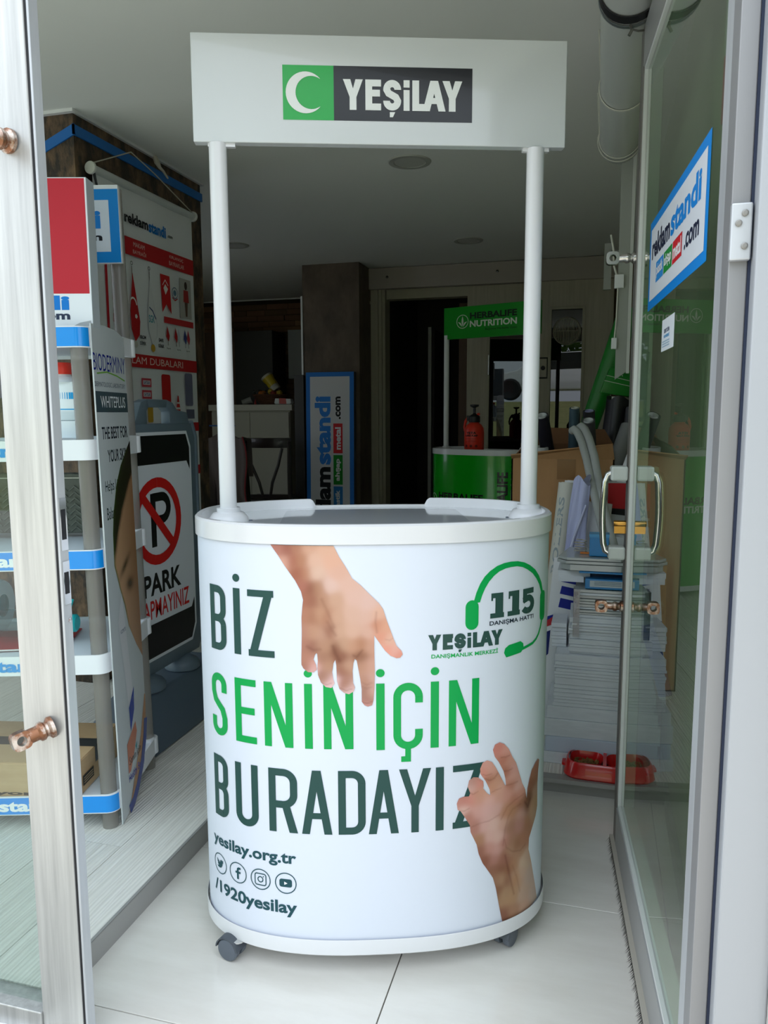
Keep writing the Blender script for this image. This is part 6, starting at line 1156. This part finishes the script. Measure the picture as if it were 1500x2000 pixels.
obj('cup', G().lathe([(0.0, -0.05), (0.024, -0.05), (0.032, 0.04), (0.034, 0.042), (0.030, 0.04), (0.022, -0.045), (0.0, -0.045)], n=22), mat('cup_grey', '8c8c88', 0.5), cu_, smooth=True)
pk = thing('sweet_packet', 'red and white wrapped packet at the right edge of the white cabinet', 'packet', (-2.80, 6.66, CT+0.001), math.radians(-6))
obj('packet', G().prism([(-0.09, 0.01), (-0.075, 0.0), (0.075, 0.0), (0.09, 0.01), (0.08, 0.05), (-0.08, 0.055)], -0.03, 0.03, 'y'), PAPW, pk, bevel=0.006, smooth=True); obj('red_band', G().prism([(-0.035, 0.004), (0.04, 0.004), (0.035, 0.054), (-0.035, 0.055)], -0.0315, 0.0315, 'y'), mat('packet_red', 'b42c1c', 0.4), pk)
rc2 = tag(obj('red_stopper', G().lathe([(0.0, 0.0), (0.011, 0.0), (0.010, 0.02), (0.004, 0.045), (0.0, 0.055)], n=12), mat('stopper_red', '8c1c20', 0.4), loc=(-3.08, 6.64, CT), smooth=True), 'tiny dark red cone standing in front of the basket', 'stopper')
# wall units
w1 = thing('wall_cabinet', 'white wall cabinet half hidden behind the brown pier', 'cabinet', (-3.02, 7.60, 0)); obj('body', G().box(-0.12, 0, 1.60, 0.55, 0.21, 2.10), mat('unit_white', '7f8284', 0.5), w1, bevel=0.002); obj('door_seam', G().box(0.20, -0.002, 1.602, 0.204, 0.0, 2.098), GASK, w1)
w2 = thing('tall_cupboard', 'tall black cupboard in the far corner behind the white cabinet', 'cupboard', (-3.65, 7.40, PZ)); obj('body', G().box(0.0, 0, 0, 0.42, 0.35, 2.02), mat('cupboard_black', '1a1614', 0.5), w2, bevel=0.002); obj('side_panel', G().box(-0.42, 0.02, 0, -0.002, 0.35, 2.02), mat('cupboard_brown', '4c3426', 0.5), w2, bevel=0.002)
# chairs
WEN = mat('dark_wenge_wood', '221612', 0.35, coat=0.2)
def chair(name, label, loc, rz):
    t_ = thing(name, label, 'chair', loc, rz)       # front faces +y, back at y=0
    for s_ in (-1, 1):
        obj('leg', G().tube([(s_*0.20, -0.05, 0), (s_*0.195, 0.0, 0.25), (s_*0.195, 0.01, 0.46), (s_*0.20, -0.02, 0.72), (s_*0.215, -0.07, 0.96)], [0.016, 0.02, 0.021, 0.019, 0.017], 8), WEN, t_, smooth=True)
        obj('leg', G().tube([(s_*0.20, 0.42, 0), (s_*0.20, 0.41, 0.44)], [0.014, 0.02], 8), WEN, t_, smooth=True)
        obj('back_slat', G().tube([(s_*0.03, 0.0, 0.50), (s_*0.055, -0.02, 0.62), (s_*0.11, -0.035, 0.76), (s_*0.15, -0.055, 0.90)], [0.012, 0.013, 0.013, 0.012], 8), WEN, t_, smooth=True)
    obj('top_rail', G().prism([(-0.225, -0.06), (-0.11, -0.095), (0.0, -0.105), (0.11, -0.095), (0.225, -0.06), (0.225, -0.035), (0.11, -0.07), (0.0, -0.08), (-0.11, -0.07), (-0.225, -0.035)], 0.905, 0.985), WEN, t_, bevel=0.006, smooth=True)
    obj('lower_rail', G().box(-0.195, -0.012, 0.49, 0.195, 0.012, 0.52), WEN, t_, bevel=0.004); obj('seat', G().box(-0.215, -0.01, 0.445, 0.215, 0.43, 0.48), mat('seat_fabric', '2c2622', 0.7), t_, bevel=0.01, smooth=True)
    return t_
chair('dining_chair', 'dark wooden chair with curved back slats beside the upright sign', (-2.60, 5.78, PZ), math.radians(8))
chair('dining_chair', 'dark wooden chair under the grey cloth behind the left white pole', (-2.68, 5.22, PZ), math.radians(-8))
THR = mat('grey_fleece', '6a605c', 0.95, bump=(260, 0.6)); cl = thing('fleece_throw', 'grey fleece cloth with red stitched edge draped over the chair back', 'cloth', (-2.62, 5.20, PZ), math.radians(-8))
def drape(u, v):     # u across, v down from the top
    w_ = 0.20-0.03*v+0.02*math.sin(v*7); x = (u-0.5)*2*w_+0.06*v; y = -0.115-0.018*math.sin(u*15+v*2)-0.012*math.sin(u*27)-0.05*v*(0.6+0.4*math.sin(u*5)); z_ = 1.025-v*0.62-0.03*math.sin(u*3.1)*v-0.025*math.sin(u*9)*(1-v); return (x, y, z_)
g = G(); NU, NV = 34, 22; rows = [[drape(i/NU, j/NV) for i in range(NU+1)] for j in range(NV+1)]; back = [[(p[0], p[1]+0.008, p[2]) for p in r] for r in rows]
v = [p for r in rows for p in r]+[p for r in back for p in r]; f = []; o_ = (NU+1)*(NV+1)
for j in range(NV):
    for i in range(NU): k = j*(NU+1)+i; f += [(k, k+NU+1, k+NU+2, k+1), (o_+k, o_+k+1, o_+k+NU+2, o_+k+NU+1)]
g.add(v, f); obj('cloth', g, THR, cl, smooth=True)
obj('back_fall', G().add([(rows[0][i][0], rows[0][i][1]+0.004, rows[0][i][2]) for i in range(NU+1)]+[(rows[0][i][0]*0.98, -0.02, rows[0][i][2]-0.02) for i in range(NU+1)]+[(rows[0][i][0]*0.96, 0.0, 0.72) for i in range(NU+1)], [(i, i+1, NU+2+i, NU+1+i) for i in range(NU)]+[(NU+1+i, NU+2+i, 2*NU+3+i, 2*NU+2+i) for i in range(NU)]), THR, cl, smooth=True)
ed = [rows[j][0] for j in range(NV+1)]+rows[NV]+[rows[j][NU] for j in range(NV, -1, -1)]; obj('red_edging', G().tube([(p[0], p[1]-0.003, p[2]) for p in ed], 0.0055, 5), mat('red_stitching', '8c2c34', 0.8), cl)
# bundle of grey pipes and frame parts on the floor behind the left pole
for i, (x, tx, r_, zt_) in enumerate(((-2.76, -0.16, 0.032, 0.86), (-2.70, -0.14, 0.022, 0.78), (-2.84, -0.17, 0.018, 1.0))):
    roll('grey_tube', ('thick grey plastic tube leaning below the fleece cloth', 'thinner grey tube leaning right of the thick one below the cloth', 'thin long grey tube leaning left of the thick one below the cloth')[i], (x, 4.98, PZ+0.006), (x+tx+0.10, 5.02, zt_-0.04), r_, mat('tube_grey', '5c5f62', 0.4), open_top=False, cat='tube')

# =================================================================== OUTDOOR THINGS reflected in the door glass
car = thing('parked_car', 'white car parked on the road above the grass bank, reflected in the door glass', 'car', (-1.2, -11.6, 1.60), math.radians(4))
CARW = mat('car_white', 'dfe1e2', 0.25, coat=0.6)
prof = [(-2.1, 0.30), (-2.12, 0.62), (-1.75, 0.80), (-1.15, 0.92), (-0.55, 1.38), (0.75, 1.42), (1.45, 1.02), (2.0, 0.92), (2.12, 0.60), (2.1, 0.30)]
g = G(); g.prism(prof[::-1], -0.85, 0.85, 'y'); obj('body', g, CARW, car, bevel=0.06, smooth=True, seg=3)
obj('side_window', G().prism([(-0.98, 0.95), (-0.50, 1.32), (0.70, 1.35), (1.25, 1.0)][::-1], 0.84, 0.86, 'y'), mat('car_glass', '20262a', 0.1), car)
for x in (-1.35, 1.35): obj('wheel', G().lathe([(0.0, 0.72), (0.30, 0.72), (0.33, 0.74), (0.33, 0.87), (0.27, 0.90), (0.18, 0.88), (0.0, 0.88)], (x, 0, 0.33), axis='y', n=28), mat('tyre', '1c1c1e', 0.7), car, smooth=True)
LEAFM = mat('tree_leaves', '5a7a34', 0.7, vary=('3c5a24', 4, (1, 1, 1), 0.35, 0.65)); BARK = mat('bark', '5a4636', 0.9)
tr_ = random.Random(21)
def tree(label, x, y, z, h, r):
    t_ = thing('tree', label, 'tree', (x, y, z)); obj('trunk', G().tube([(0, 0, 0), (0.1, 0, h*0.3), (0, 0.1, h*0.6)], [0.18, 0.14, 0.08], 10), BARK, t_, smooth=True)
    g = G()
    for i in range(3500):
        q = tr_.uniform(0, 6.283); w = tr_.uniform(-1, 1); rr = r*tr_.random()**0.35; s = math.sqrt(1-w*w); c = Vector((rr*s*math.cos(q), rr*s*math.sin(q), h*0.66+rr*w*0.85)); a_ = Vector((tr_.uniform(-1, 1), tr_.uniform(-1, 1), tr_.uniform(-1, 1))).normalized(); b_ = a_.orthogonal().normalized(); k = tr_.uniform(0.12, 0.26)
        g.add([c-a_*k, c-b_*k*0.45, c+a_*k, c+b_*k*0.45], [(0, 1, 2, 3)])
    obj('foliage', g, LEAFM, t_, kind='stuff')
tree('leafy green tree beyond the road, left one in the reflection', -6.6, -14.5, 1.6, 5.5, 3.0); tree('leafy green tree beyond the road behind the white car', -0.4, -15.5, 1.6, 5.6, 3.0); tree('leafy green tree beyond the road, right one in the reflection', 5.6, -14.5, 1.6, 5.2, 2.8)
